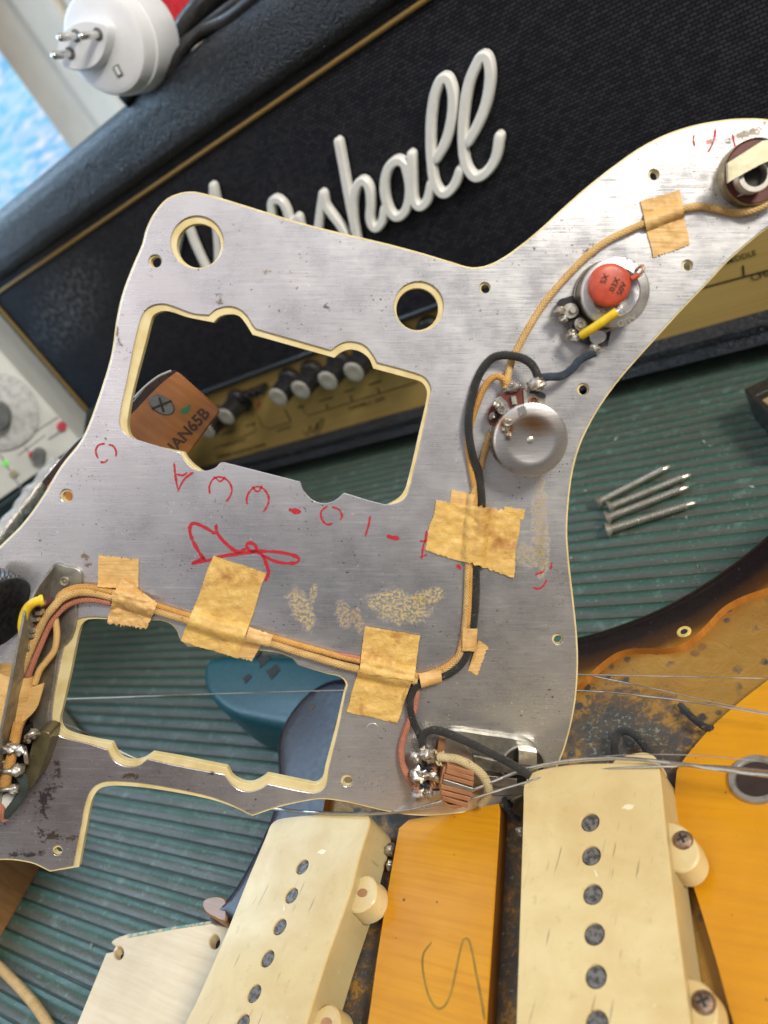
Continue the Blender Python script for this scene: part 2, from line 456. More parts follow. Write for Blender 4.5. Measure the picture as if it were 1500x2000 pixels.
def mat_grille():
    m = NT('woven_grille_cloth')
    bt = m.N('ShaderNodeTexBrick'); bt.offset = .5; bt.inputs['Scale'].default_value = 1
    bt.inputs['Mortar Size'].default_value = .00042; bt.inputs['Brick Width'].default_value = .0036; bt.inputs['Row Height'].default_value = .0018; bt.inputs['Mortar Smooth'].default_value = .8
    bt.inputs['Color1'].default_value = (.038, .039, .048, 1); bt.inputs['Color2'].default_value = (.016, .017, .025, 1); bt.inputs['Mortar'].default_value = (.0008, .0008, .0016, 1)
    wob = m.noise(40, 3, .5, m.co('UV'))
    ad = m.N('ShaderNodeVectorMath'); ad.operation = 'ADD'; m.L(m.co('UV', rot=math.radians(3)), ad.inputs[0])
    cb = m.N('ShaderNodeCombineXYZ'); m.L(m.math('MULTIPLY', wob, .0012), cb.inputs[1]); m.L(cb.outputs[0], ad.inputs[1])
    m.L(ad.outputs[0], bt.inputs['Vector'])
    # dusty worn patch
    duv = AP.px(120, 610)
    dm = m.math('MULTIPLY', m.ramp(m.dist(duv, sc_=(.07, .025), rot=.25), .3, 1.3, 1, 0), m.ramp(m.noise(190, 5, .8, m.co('UV')), .48, .60, 0, .9))
    col = m.mix(dm, bt.outputs['Color'], (.16, .17, .18))
    col = m.mix(m.ramp(m.noise(500, 3, .6, m.co('UV')), .55, .75, 0, .5), col, (.008, .008, .011))
    m.set(base=col, rough=.5, spec=.22); m.bump(bt.outputs['Fac'], -1.0, .0010)
    return m.m
def mat_gold():
    m = NT('gold_panel'); b = m.noise(1, 4, .6, m.co('UV', (6, 900, 1)))
    col = m.mix(m.ramp(b, .3, .7), (.66, .46, .16), (.56, .38, .12))
    m.set(base=col, rough=.38, metal=.35); m.bump(b, .08, .0003); return m.m
def mat_rib():
    m = NT('green_ribbed_rubber')
    sx = m.N('ShaderNodeSeparateXYZ'); m.L(m.tc.outputs['UV'], sx.inputs[0])
    oi = m.N('ShaderNodeObjectInfo')
    off = m.N('ShaderNodeVectorMath'); off.operation = 'ADD'; m.L(m.tc.outputs['Object'], off.inputs[0])
    cb = m.N('ShaderNodeCombineXYZ'); m.L(m.math('MULTIPLY', oi.outputs['Random'], 40), cb.inputs[1]); m.L(cb.outputs[0], off.inputs[1])
    mp = m.N('ShaderNodeMapping'); mp.inputs['Scale'].default_value = (.35, 1, 1); m.L(off.outputs[0], mp.inputs[0])
    n1 = m.noise(110, 5, .65, mp.outputs[0]); n2 = m.noise(45, 3, .6, mp.outputs[0]); n3 = m.noise(600, 3, .7, off.outputs[0])
    v = m.math('ADD', sx.outputs['Y'], m.math('MULTIPLY', m.math('SUBTRACT', n1, .5), .8))
    col = m.mix(m.ramp(n2, .35, .7), (.024, .068, .047), (.042, .100, .076))
    col = m.mix(m.ramp(v, .44, .60), m.mix(m.ramp(n3, .35, .7), (.085, .088, .070), (.045, .062, .048)), col)
    col = m.mix(m.ramp(n3, .60, .70, 0, .7), col, (.17, .32, .25))
    col = m.mix(m.ramp(m.noise(75, 5, .75, off.outputs[0]), .56, .66, 0, .6), col, (.13, .21, .17))
    col = m.mix(m.ramp(m.noise(200, 3, .7, off.outputs[0]), .66, .74, 0, .7), col, (.03, .06, .045))
    m.set(base=col, rough=m.ramp(n1, .3, .7, .36, .58), spec=.5); m.bump(n1, .6, .0012); m.bump(n3, .5, .0005)
    return m.m
def mat_cream(name='aged_cream_plastic', k=1.0):
    m = NT(name)
    cl = m.noise(42, 5, .6, dist=.5); c2 = m.noise(260, 5, .7)
    col = m.mix(m.ramp(cl, .35, .68), (.66*k, .54*k, .28*k), (.56*k, .42*k, .19*k))
    col = m.mix(m.ramp(c2, .60, .70, 0, .35), col, (.40, .29, .12))
    col = m.mix(m.ramp(m.noise(900, 3, .7), .66, .72, 0, .6), col, (.28, .19, .09))
    col = m.mix(m.ramp(m.noise(1, 4, .6, m.co('Object', (22, 90, 30), rot=.2)), .52, .75, 0, .3), col, (.52, .34, .12))
    scr = m.math('MULTIPLY', m.ramp(m.noise(1, 2, .5, m.co('Object', (900, 60, 60), rot=.5)), .665, .70), m.ramp(m.noise(70, 2), .50, .58))
    col = m.mix(m.math('MULTIPLY', scr, .7), col, (.26, .19, .10))
    chip = m.ramp(m.noise(95, 4, .7, dist=.8), .70, .71, 0, .6)
    col = m.mix(chip, col, (.86, .80, .60))
    m.set(base=col, rough=m.ramp(cl, .3, .7, .28, .42), spec=.5, sss=0); m.bump(cl, .25, .001); m.bump(c2, .12, .0003)
    return m.m
def mat_yellow_wood():
    m = NT('amber_lacquered_wood')
    g = m.noise(1, 5, .65, m.co('Object', (28, 700, 60), rot=math.radians(12)))
    cl = m.noise(26, 4, .6)
    col = m.mix(m.ramp(cl, .35, .7), (.58, .265, .008), (.50, .205, .006))
    col = m.mix(m.ramp(g, .42, .72, 0, .42), col, (.34, .13, .005))
    dots = m.ramp(m.noise(330, 2, .5), .735, .76, 0, .85)
    col = m.mix(dots, col, (.10, .045, .01))
    m.set(base=col, rough=m.ramp(g, .3, .7, .34, .46), spec=.35); m.bump(g, .12, .0004); m.bump(m.noise(70, 3), .12, .001)
    return m.m
def mat_sunburst():
    m = NT('sunburst_lacquer')
    at = m.N('ShaderNodeAttribute'); at.attribute_name = 'edge'
    g = m.noise(1, 5, .65, m.co('Object', (30, 600, 60), rot=math.radians(12)))
    e = m.math('ADD', at.outputs['Fac'], m.math('MULTIPLY', m.math('SUBTRACT', m.noise(60, 3), .5), .004))
    amber = m.mix(m.ramp(m.noise(26, 4, .6), .35, .7), (.60, .27, .008), (.52, .215, .006))
    amber = m.mix(m.ramp(g, .4, .75, 0, .4), amber, (.40, .17, .01))
    amber = m.mix(m.ramp(m.noise(330, 2, .5), .735, .76, 0, .85), amber, (.10, .045, .01))
    col = m.mix(m.ramp(e, .019, .032), (.085, .033, .007), amber)
    col = m.mix(m.ramp(e, .012, .022), (.010, .006, .006), col)
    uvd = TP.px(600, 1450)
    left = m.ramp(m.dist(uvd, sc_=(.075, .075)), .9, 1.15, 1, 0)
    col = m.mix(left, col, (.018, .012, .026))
    sc2 = m.ramp(m.noise(240, 5, .75), .62, .72, 0, .10)
    col = m.mix(m.math('MULTIPLY', sc2, m.ramp(at.outputs['Fac'], .001, .002)), col, (.25, .22, .30))
    m.set(base=col, rough=m.ramp(m.noise(300, 4, .7), .3, .7, .16, .30), spec=.32, coat=.1, coatr=.15); m.bump(m.noise(90, 3), .06, .001); m.bump(m.noise(500, 3, .6), .03, .0003)
    return m.m
def mat_brass():
    m = NT('corroded_gold_cavity')
    n = m.noise(95, 6, .7, dist=.8); n2 = m.noise(330, 5, .7); n3 = m.noise(30, 4)
    reg = m.ramp(m.dist(TP.px(1215, 1440), sc_=(.034, .021), rot=-.45), .45, 1.4, .27, 0)
    reg2 = m.ramp(m.dist(TP.px(830, 1850), sc_=(.05, .12)), .6, 1.4, .22, 0)
    rr = m.math('MAXIMUM', reg, reg2)
    col = m.mix(m.ramp(n3, .35, .65), (.37, .20, .038), (.27, .13, .022))
    cor = m.math('ADD', n, rr)
    col = m.mix(m.ramp(cor, .62, .68), col, (.17, .09, .03))
    col = m.mix(m.ramp(cor, .70, .84), col, (.065, .05, .038))
    sv = m.ramp(m.math('ADD', m.vor(150, feat='F1'), m.math('MULTIPLY', m.math('SUBTRACT', n2, .5), .5)), .20, .30, 1, 0)
    col = m.mix(m.math('MULTIPLY', sv, m.ramp(m.noise(40, 2), .44, .52)), col, (.06, .05, .045))
    col = m.mix(m.ramp(m.math('ADD', n2, rr), .67, .72, 0, .7), col, (.05, .05, .045))
    col = m.mix(m.math('MULTIPLY', m.ramp(m.math('ADD', m.noise(600, 3, .7), rr), .82, .9), .6), col, (.25, .28, .22))
    m.set(base=col, rough=m.ramp(cor, .5, .8, .36, .7), metal=m.ramp(cor, .56, .66, .25, .05)); m.bump(cor, .6, .0012); m.bump(n2, .4, .0005)
    return m.m
def mat_wood(name, c1, c2, sc_=(20, 500, 60), rot=0, rough=.45, coat=0):
    m = NT(name); g = m.noise(1, 5, .6, m.co('Object', sc_, rot=rot)); cl = m.noise(40, 4)
    col = m.mix(m.ramp(g, .35, .7), c1, c2); col = m.mix(m.ramp(cl, .4, .75, 0, .5), col, tuple(x * .7 for x in c2))
    m.set(base=col, rough=rough, coat=coat); m.bump(g, .15, .0004); return m.m
def mat_metal(name, c=(.55, .54, .52), rough=.3, c2=(.25, .21, .16), lo=.5, hi=.75, scale=300):
    m = NT(name); n = m.noise(scale, 5, .65); n2 = m.noise(scale * .3, 3)
    col = m.mix(m.ramp(m.math('ADD', m.math('MULTIPLY', n, .6), m.math('MULTIPLY', n2, .4)), lo, hi), c, c2)
    m.set(base=col, rough=m.ramp(n, .3, .7, rough, rough + .2), metal=.92); m.bump(n, .15, .0003); return m.m

ALU = mat_alu(); TAPE = mat_tape(); TAPE2 = mat_tape_fresh()
C_BEIGE = mat_cloth('beige_cloth_wire', (.66, .44, .18), (.52, .32, .11)); C_ORANGE = mat_cloth('orange_cloth_wire', (.66, .36, .10), (.52, .25, .05))
C_BLACK = mat_cloth('black_cloth_wire', (.016, .016, .017), (.034, .033, .030), (.17, .15, .10)); C_PINK = mat_cloth('faded_red_cloth_wire', (.52, .20, .12), (.40, .15, .10))
C_BLUE = mat_cloth('blue_black_cloth_wire', (.035, .06, .085), (.02, .03, .045), (.2, .2, .18)); C_CREAM = mat_cloth('pale_cloth_wire', (.60, .49, .28), (.48, .37, .18)); C_GREEN = mat_cloth('dark_green_cloth_wire', (.05, .075, .07), (.03, .04, .04))
TOLEX = mat_tolex(); GRILLE = mat_grille(); GOLD = mat_gold(); RIB = mat_rib(); CREAM = mat_cream(); YWOOD = mat_yellow_wood(); BURST = mat_sunburst(); BRASS = mat_brass()
GUARDP = simple('yellowed_white_plastic', (.74, .64, .36), .35, 0, .12, 130, .05, c2=(.60, .47, .20))
WHITEP = simple('white_moulded_plastic', (.88, .87, .82), .28, 0, .03, 60, .02)
ADAPT = simple('white_adapter_plastic', (.84, .86, .90), .38, 0, .03, 60, .03)
EQUIP = simple('pale_grey_enamel', (.78, .80, .76), .4, 0, .06, 40, .03)
EQDARK = simple('grey_plastic', (.16, .17, .17), .45)
BLACKP = simple('black_plastic', (.012, .012, .013), .32, 0, .2, 500, .1, c2=(.03, .03, .03))
DARK = simple('dark_rubber', (.018, .022, .026), .5)
CHROME = mat_metal('bright_nickel', (.74, .73, .71), .12, (.45, .42, .36), .55, .8)
STEEL = mat_metal('dull_steel', (.50, .48, .44), .32, (.24, .20, .15), .5, .72)
SCREWM = mat_metal('nickel_screw', (.62, .59, .52), .25, (.30, .24, .16), .5, .75, 500)
TIN = mat_metal('tinned_can', (.60, .58, .57), .30, (.42, .37, .32), .5, .7, 120)
SOLDER = mat_metal('solder', (.56, .54, .50), .36, (.22, .15, .08), .48, .60, 420)
BRACK = mat_metal('grey_bracket_metal', (.44, .43, .38), .38, (.17, .16, .15), .45, .68, 260)
POLE = simple('worn_magnet', (.17, .16, .15), .5, .25, .2, 700, .3, c2=(.05, .045, .042), lo=.42, hi=.6)
STRING = mat_metal('wound_steel_string', (.58, .56, .52), .25, (.35, .3, .25), .5, .8, 900)
REDC = simple('red_ceramic', (.50, .075, .035), .38, 0, .1, 350, .12, c2=(.36, .05, .03))
YEL = simple('yellow_sleeve', (.78, .56, .015), .35, 0, .1, 260, .08, c2=(.62, .38, .02), lo=.5, hi=.75)
FIBRE = simple('dark_red_fibre', (.13, .03, .022), .42, 0, .2, 300, .1)
FIBRE2 = mat_wood('brown_fibre_board', (.42, .20, .09), (.27, .11, .05), (60, 600, 60))
WAFER = simple('black_phenolic', (.015, .015, .018), .4, 0, .2, 300, .2)
PINK = simple('red_crayon', (.52, .012, .03), .55, 0, .15, 900, .1)
INK = simple('black_ink', (.02, .018, .012), .6, 0, .1, 500, 0)
GREENP = simple('green_paint', (.02, .16, .07), .5)
PALEW = mat_wood('bare_alder_wood', (.68, .56, .36), (.60, .45, .26), (25, 420, 60), math.radians(-10), .5)
HEELW = mat_wood('varnished_maple', (.42, .17, .045), (.30, .10, .022), (30, 500, 60), .7, .28, .5)
NECKW = mat_wood('dark_maple', (.34, .17, .06), (.22, .10, .03), (30, 500, 60), .7, .4, .3)
ROSE = simple('dark_rosewood', (.03, .012, .010), .3)
TEAL = simple('teal_plastic', (.004, .085, .110), .34, 0, .1, 400, .06, coat=0)
CREAMW = simple('cream_window_paint', (.86, .80, .68), .5, 0, .04, 20, .02)
PIPE = simple('gold_piping', (.33, .20, .055), .45, .3, .1, 600, .2)

def emission(name, fn):
    m = NT(name); t = m.t; em = m.N('ShaderNodeEmission'); fn(m, em)
    m.L(em.outputs[0], t.nodes['Material Output'].inputs[0]); return m.m

# ------------------------------------------------------------------ setting
def sheet(name, pl, x0, x1, y0, y1, z, mat, kind='structure'):
    return add(name, ([pl.w(x0, y0, z), pl.w(x1, y0, z), pl.w(x1, y1, z), pl.w(x0, y1, z)], [(0, 1, 2, 3)], [(x0, y0), (x1, y0), (x1, y1), (x0, y1)]), mat, kind=kind)
GROOVE = simple('dark_mat_base', (.018, .035, .028), .6)
sheet('workbench', BP, -1.6, .8, -.4, 1.3, -.0045, mat_wood('bench_wood', (.2, .13, .07), (.13, .08, .04)))
# ribbed mat: each rib a strip with a rounded profile
PITCH = .0081
matx0, matx1 = -1.15, .28
mt = thing('ribbed_mat', 'worn green ribbed rubber mat covering the workbench', 'mat', (0, .2, -.004))
y0m = -.09; nr = 86
add('mat_base', boxp(BP, (matx0 + matx1) / 2, y0m + nr * PITCH / 2, matx1 - matx0, nr * PITCH, -.0014, -.0040, 0, .0001), GROOVE, mt)
def rib_mesh():
    V, Fc, U = [], [], []
    prof = [(-.0038, -.0016), (-.0035, -.0007), (-.0024, -.0005), (-.0004, -.0005), (.0002, .0), (.0018, .0002), (.0032, -.0001), (.0038, -.0016)]
    n = 40; m = len(prof)
    for i in range(n + 1):
        x = matx0 + (matx1 - matx0) * i / n
        for k, (y, z) in enumerate(prof):
            V.append((x, y + .0003 * mnoise.noise(Vector((x * 9, 0, 3))), z + .00015 * mnoise.noise(Vector((x * 15, k, 0))))); U.append((x, k / (m - 1)))
    for i in range(n):
        for k in range(m - 1):
            a = i * m + k; Fc.append((a, a + m, a + m + 1, a + 1))
    return V, Fc, U
rib0 = add('rib', rib_mesh(), RIB, mt, smooth_deg=50, loc=Vector((0, 0, 0)))
for k in range(nr):
    o = rib0 if k == 0 else rib0.copy()
    if k: COL.objects.link(o)
    o.location = Vector((0, y0m + (k + .5) * PITCH, 0)) - LOC[mt.name]
    o.rotation_euler = (0, 0, math.radians(random.uniform(-.03, .03)))

# ------------------------------------------------------------------ window, wall, things behind
WD = 1.15
WPL = Plane(Vector((0, WD, 0)), BK, EX)
def wall_x(x, y): return WPL.px(x, y)[0]
sheet('wall', WPL, wall_x(150, 60), 1.2, -.2, 2.2, -.06, CREAMW)
win = thing('window', 'cream painted window frame with bright blue daylight behind it', 'window', (wall_x(60, 150), WD, 0))
xs = [wall_x(10, 120), wall_x(50, 60), wall_x(108, 45), wall_x(150, 60)]
def vboard(x0, x1, z1, z0, mat, name='frame_board'):
    return add(name, prism([[(x0, -.2), (x1, -.2), (x1, 1.6), (x0, 1.6)]], WPL, [(.006, z1), (0, z1 - .006), (0, z0)]), mat, win, smooth_deg=40)
gx = wall_x(70, 204)
vboard(gx, gx + .115, .0, -.05, CREAMW); vboard(gx + .118, gx + .20, .018, -.05, CREAMW); vboard(gx + .204, gx + .26, .006, -.05, CREAMW)
vboard(gx + .265, gx + .42, .03, -.05, simple('warm_wood_trim', (.55, .40, .26), .5))
glassm = NT('window_glass'); glassm.set(base=(.9, .95, 1), rough=.03, trans=1.0, alpha=1); glassm.b.inputs['IOR'].default_value = 1.1
add('pane', prism([[(gx - .9, -.2), (gx - .003, -.2), (gx - .003, 1.6), (gx - .9, 1.6)]], WPL, [(0, -.02), (0, -.024)]), glassm.m, win)
def skyf(m, em):
    n = m.noise(1, 4, .6, m.co('UV', (14, 60, 1))); n2 = m.noise(1, 2, .5, m.co('UV', (3, 5, 1), loc=(2, 2, 0)))
    c = m.mix(m.ramp(n, .40, .66), (.18, .52, .82), (.88, .86, .98)); c = m.mix(m.ramp(n2, .4, .6, 0, .6), c, (.36, .76, .90))
    c = m.mix(m.ramp(n, .68, .75), c, (1, 1, 1)); m.L(c, em.inputs[0]); em.inputs[1].default_value = 1.15
sheet('sky', WPL, gx - 2.5, gx + .9, -1.2, 2.6, -.5, emission('daylight_outside', skyf))

# ------------------------------------------------------------------ amplifier
AX0, AX1, AZ0, AZ1 = -.735, .025, .013, .302
GX0, GX1, GZ0, GZ1 = -.688, -.012, .1013, .2575
amp = thing('guitar_amplifier', 'black amplifier head with white script logo and gold control panel', 'amplifier', ((AX0 + AX1) / 2, DA + .1, 0))
ring = lambda x0, x1, z0, z1: [(x0, z0), (x1, z0), (x1, z1), (x0, z1)]
def rrect(x0, x1, z0, z1, r, n=6):
    o = []
    for cx, cy, a in ((x1 - r, z1 - r, 0), (x0 + r, z1 - r, 90), (x0 + r, z0 + r, 180), (x1 - r, z0 + r, 270)):
        for k in range(n + 1):
            t = math.radians(a + 90 * k / n); o.append((cx + r * math.cos(t), cy + r * math.sin(t)))
    return o
fr = prism([rrect(AX0, AX1, AZ0, AZ1, .012), rrect(GX0, GX1, .0285, GZ1, .002)], AP,
           [(.014, .004), (.008, .0025), (.004, -.001), (.0015, -.006), (0, -.014), (0, -.21)], bottom=False)
# only the outer loop should be strongly rounded: the inner one opens towards the grille like the padded lip
add('cabinet', fr, TOLEX, amp, smooth_deg=60)
add('back_board', boxp(AP, (AX0 + AX1) / 2, (AZ0 + AZ1) / 2, AX1 - AX0 - .01, AZ1 - AZ0 - .01, -.20, -.208), DARK, amp)
GOFF = -.006
add('grille_cloth', prism([ring(GX0 - .004, GX1 + .004, GZ0, GZ1 + .004)], AP, [(0, GOFF), (0, GOFF - .008)]), GRILLE, amp)
add('control_panel', prism([ring(GX0 - .004, GX1 + .004, .020, GZ0 - .004)], AP, [(0, GOFF - .004), (0, GOFF - .008)]), GOLD, amp)
add('grille_lip', prism([ring(GX0, GX1, GZ0 - .004, GZ0 + .0005)], AP, [(.001, GOFF + .004), (0, GOFF + .003), (0, GOFF - .004)]), BLACKP, amp)
def pipe(a, b):
    add('piping', tube([AP.w(a[0], a[1], GOFF + .0015), AP.w(b[0], b[1], GOFF + .0015)], .0016, 8), PIPE, amp, smooth_deg=60)
pipe((GX0 + .007, GZ1 - .0045), (GX1 - .001, GZ1 - .0045)); pipe((GX0 + .007, GZ0 + .004), (GX0 + .007, GZ1 - .0045))
for x in (-.66, -.05):
    for yy in (-.03, -.17):
        add('foot', lathe(AP.w(x, .0005, yy), UP, [(.012, -.004), (.014, .0), (.016, .0125)][::-1], 20), DARK, amp, smooth_deg=40)
# lettering strokes
def stroke(pl, pts, hw, h, z0, sm=4, px=True):
    pp = smooth([p if len(p) == 2 else p for p in pts], False, sm)
    q = [Vector(pl.px(p[0], p[1], z0 + h)) for p in pp]
    q2 = [q[0]]
    for p in q[1:]:
        if (p - q2[-1]).length > 1e-5: q2.append(p)
    q = q2; n = len(q)
    if px: hw = hw * pl.mpp(pts[0][0], pts[0][1])
    T = [(q[min(i + 1, n - 1)] - q[max(i - 1, 0)]).normalized() for i in range(n)]
    sec = []
    for k in (0.02, .35, .65, .87): sec.append((q[0] - T[0] * hw * math.sqrt(1 - k * k), T[0], k))
    for i in range(n): sec.append((q[i], T[i], 1))
    for k in (.87, .65, .35, 0.02): sec.append((q[-1] + T[-1] * hw * math.sqrt(1 - k * k), T[-1], k))
    prof = [(-1, 0), (-1, .76), (-.66, 1), (0, 1.01), (.66, 1), (1, .76), (1, 0)]
    V, Fc, U = [], [], []; m = len(prof)
    for (c, t, k) in sec:
        nn = Vector((-t.y, t.x))
        for (a, b) in prof:
            p = c + nn * (a * hw * k); V.append(pl.w(p.x, p.y, z0 + b * h * (.75 + .25 * k))); U.append((p.x, p.y))
    for i in range(len(sec) - 1):
        for k in range(m - 1):
            a = i * m + k; Fc.append((a, a + m, a + m + 1, a + 1)[::-1])
    return V, Fc, U
logo = part('logo', amp, 'white moulded script logo spelling Marshall' if False else 'white moulded script lettering on the grille')
LET = {
 'M': [[(330, 560), (336, 510), (345, 465), (355, 438), (364, 445), (376, 475), (392, 510), (408, 540), (420, 552)], [(420, 552), (423, 500), (419, 440), (414, 390), (413, 366)], [(413, 366), (425, 420), (440, 480), (462, 530), (480, 540)]],
 'a': [[(520, 470), (500, 462), (484, 480), (480, 510), (492, 545), (510, 548), (522, 520), (520, 480)], [(524, 462), (530, 510), (540, 530), (552, 515)]],
 'r': [[(545, 520), (532, 450), (527, 405), (534, 392), (547, 397), (557, 414), (562, 432), (570, 436), (580, 427)], [(580, 427), (585, 450), (592, 480), (604, 492)]],
 's': [[(604, 492), (616, 460), (623, 415), (628, 381)], [(628, 381), (633, 404), (648, 425), (664, 447), (672, 468), (664, 486), (644, 492), (630, 482)]],
 'h': [[(658, 280), (667, 327), (677, 383), (687, 433), (697, 478), (702, 500)], [(690, 452), (686, 415), (690, 380), (704, 356), (717, 368), (721, 400), (720, 432), (730, 448), (743, 437), (749, 410)]],
 'a2': [[(791, 327), (775, 316), (757, 330), (748, 362), (752, 398), (767, 425), (784, 422), (795, 398), (797, 365), (790, 330)], [(801, 305), (802, 335), (803, 370), (806, 395), (817, 406), (831, 396), (840, 362)]],
 'l': [[(850, 312), (866, 284), (877, 247), (882, 205), (878, 170), (866, 154), (850, 177), (841, 217), (838, 267), (840, 320), (847, 362), (864, 381), (884, 366), (897, 335)]],
 'l2': [[(912, 280), (930, 248), (946, 207), (954, 160), (952, 126), (942, 112), (928, 130), (913, 167), (904, 217), (901, 267), (904, 312), (914, 338), (929, 349), (950, 337), (966, 310), (973, 270)]],
}
for i, (k, ss) in enumerate(LET.items()):
    sz = {'M': .0026, 'a': .0026, 'r': .0027}.get(k, .0028)
    vf = [stroke(AP, s, .00275, .0048 + .00007 * j + .0001 * i, -.004, 5, False) for j, s in enumerate(ss)]
    add('letter', join(*vf), WHITEP, logo, smooth_deg=24)
# control panel print
PPL = Plane(AP.w(0, 0, GOFF - .0037), BK, EX)
def text_mesh(body, pl, x, y, h, rot=0, px_to=None, z=.00015, mirror=False, ext=0.0, bold=.008):
    cu = bpy.data.curves.new('t', 'FONT'); cu.offset = bold; cu.body = body; cu.size = 1; cu.resolution_u = 3; cu.extrude = ext
    ob = bpy.data.objects.new('t', cu); COL.objects.link(ob)
    dg = bpy.context.evaluated_depsgraph_get(); me = bpy.data.meshes.new_from_object(ob.evaluated_get(dg))
    bpy.data.objects.remove(ob)
    V = [v.co.copy() for v in me.vertices]; Fc = [tuple(p.vertices) for p in me.polygons]
    bpy.data.meshes.remove(me)
    c, s = math.cos(rot), math.sin(rot); ox, oy = pl.px(x, y)
    out = []
    for v in V:
        a, b = v.x * h * (-1 if mirror else 1), v.y * h
        out.append(pl.w(ox + a * c - b * s, oy + a * s + b * c, z + v.z))
    return out, Fc, [(0, 0)] * len(out)
pr = part('panel_print', amp)
for (t, x, y, h) in (('6100LM Anniversary Series', 426, 897, .0062), ('CHANNEL 3 - LEAD', 682, 801, .0044), ('MIDDLE', 1420, 516, .0044), ('CHANNEL 3', 1468, 549, .0056)):
    add('lettering', text_mesh(t, PPL, x, y, h), INK, pr)
def line(pts, hw=.0003, name='print_line', pl=None, mat=None, par=None, z=.0001, sm=False):
    pl = pl or PPL
    q = [Vector(pl.px(p[0], p[1])) for p in (smooth(pts, False, 5) if sm else pts)]
    V, Fc = [], []
    for i in range(len(q)):
        t = (q[min(i + 1, len(q) - 1)] - q[max(i - 1, 0)]).normalized(); nn = Vector((-t.y, t.x)) * hw
        for s in (1, -1):
            p = q[i] + nn * s; V.append(pl.w(p.x, p.y, z))
    for i in range(len(q) - 1): Fc.append((2 * i, 2 * i + 1, 2 * i + 3, 2 * i + 2))
    return V, Fc, [(0, 0)] * len(V)
LN = [[(1366, 564), (1500, 528)], [(1451, 518), (1453, 538)], [(592, 800), (600, 812), (640, 800), (815, 746)], [(586, 790), (592, 800)], [(637, 789), (641, 800)], [(684, 772), (689, 786)], [(737, 757), (742, 770)], [(505, 812), (512, 832), (526, 838), (568, 824)], [(556, 800), (568, 822)],
      [(418, 876), (500, 842), (495, 825)], [(540, 842), (568, 833)], [(436, 872), (480, 858)], [(430, 850), (455, 842)], [(480, 832), (500, 826)], [(580, 797), (596, 792)], [(622, 784), (650, 776)], [(672, 766), (692, 760)], [(720, 752), (745, 744)]]
for l in LN: add('print_line', line(l, .00035 if len(l) > 2 else .0005), INK, pr)
add('signature', line([(590, 840), (600, 850), (606, 832), (612, 846), (620, 826), (616, 842), (628, 818), (632, 822), (618, 850), (604, 864)], .0004, sm=True), INK, pr)
KC = mat_metal('spun_aluminium_cap', (.85, .80, .70), .42, (.62, .56, .46), .5, .8, 60)
def knob_at(x, y, first=None):
    c = AP.hit(x, y, .015)
    if first is None:
        k = part('control_knob', amp); 
        body = []
        n = 36
        V, Fc, U = lathe(Vector((0, 0, 0)), BK, [(.0080, 0), (.0082, -.001), (.0090, -.019), (.0112, -.021), (.0115, -.023)], n)
        V = [v + (Vector((v.x, 0, v.z)).normalized() * (.0003 if (i % 2) else 0) if True else v) for i, v in enumerate(V)]
        b1 = add('knob_skirt', (V, Fc, U), BLACKP, k, smooth_deg=30)
        b1.data.transform(Matrix.Translation(LOC[k.name]))
        b2 = add('knob_cap', lathe(Vector((0, 0, 0)), BK, [(0, .0004), (.004, .0006), (.0070, .0008), (.0080, .0002), (.0082, -.001)], n), KC, k, smooth_deg=40)
        b2.data.transform(Matrix.Translation(LOC[k.name]))
        k.location = c - LOC[amp.name]; return k
    k = first.copy(); COL.objects.link(k); k.parent = amp; k.location = c - LOC[amp.name]
    for ch in first.children:
        d = ch.copy(); COL.objects.link(d); d.parent = k
    return k
bpy.context.view_layer.update()
k0 = knob_at(691, 727); bpy.context.view_layer.update()
for p in ((640, 744), (587, 762), (543, 776), (441, 814), (404, 842), (768, 700), (820, 682), (1325, 500), (1260, 525)): knob_at(*p, first=k0)
for i, p in enumerate(((482, 766), (495, 762), (508, 757), (519, 752))):
    cx_, cz_ = PPL.px(*p); add('toggle_button', boxp(AP, cx_, cz_, .0048, .0055, .001, -.009, 0, .0006), BLACKP, amp)
cx_, cz_ = PPL.px(505, 789); add('indicator_lamp', lathe(AP.w(cx_, cz_, -.006), BK, [(0, .0015), (.001, .001), (.0015, -.004)], 12), REDC, amp)

# ------------------------------------------------------------------ travel adapter, cables, red box on the amplifier
TOPZ = AZ1
ac = P(200, 85, .447)
aax = (W @ Vector((-.30, .55, -.78))).normalized()
ad = thing('travel_adapter', 'round white travel plug adapter with three metal pins on the amplifier', 'plug adapter', ac)
add('adapter_body', lathe(ac, aax, [(0, .0003), (.0235, .0003), (.0262, -.0012), (.0272, -.004), (.0275, -.012), (.0277, -.0125), (.0285, -.013), (.0290, -.036), (.0275, -.040), (0, -.041)], 64), ADAPT, ad, smooth_deg=35)
APL = Plane(ac, aax, r_)
hexo = [(-.0175, -.006), (-.0175, .0045), (-.0125, .0095), (.0110, .0095), (.0155, .006), (.0165, -.004), (.0095, -.0125), (-.0105, -.0125)]
hx = [APL.px(x, y, .007) for x, y in ((112, 92), (122, 62), (155, 40), (195, 42), (212, 55), (208, 96), (190, 128), (160, 139), (128, 133), (113, 118))]
add('plug_face', prism([smooth([(a, b) for a, b in hx], True, 4)], APL, [(.001, .0075), (.0002, .0065), (0, .0)]), ADAPT, ad, smooth_deg=40)
for (x, y) in ((191, 67), (137, 104), (150, 70)):
    u0, v0 = APL.px(x, y, .0075)
    if (x, y) == (150, 70): u0 -= .0005
    p = APL.w(u0, v0, .0068)
    add('pin', lathe(p, aax, [(0, .0175), (.0012, .0170), (.0020, .0155), (.0021, .008), (.0021, 0)], 16), CHROME, ad, smooth_deg=50)
    add('pin_socket', lathe(p, aax, [(.0034, .00095), (.0034, .0004)], 20), EQDARK, ad)
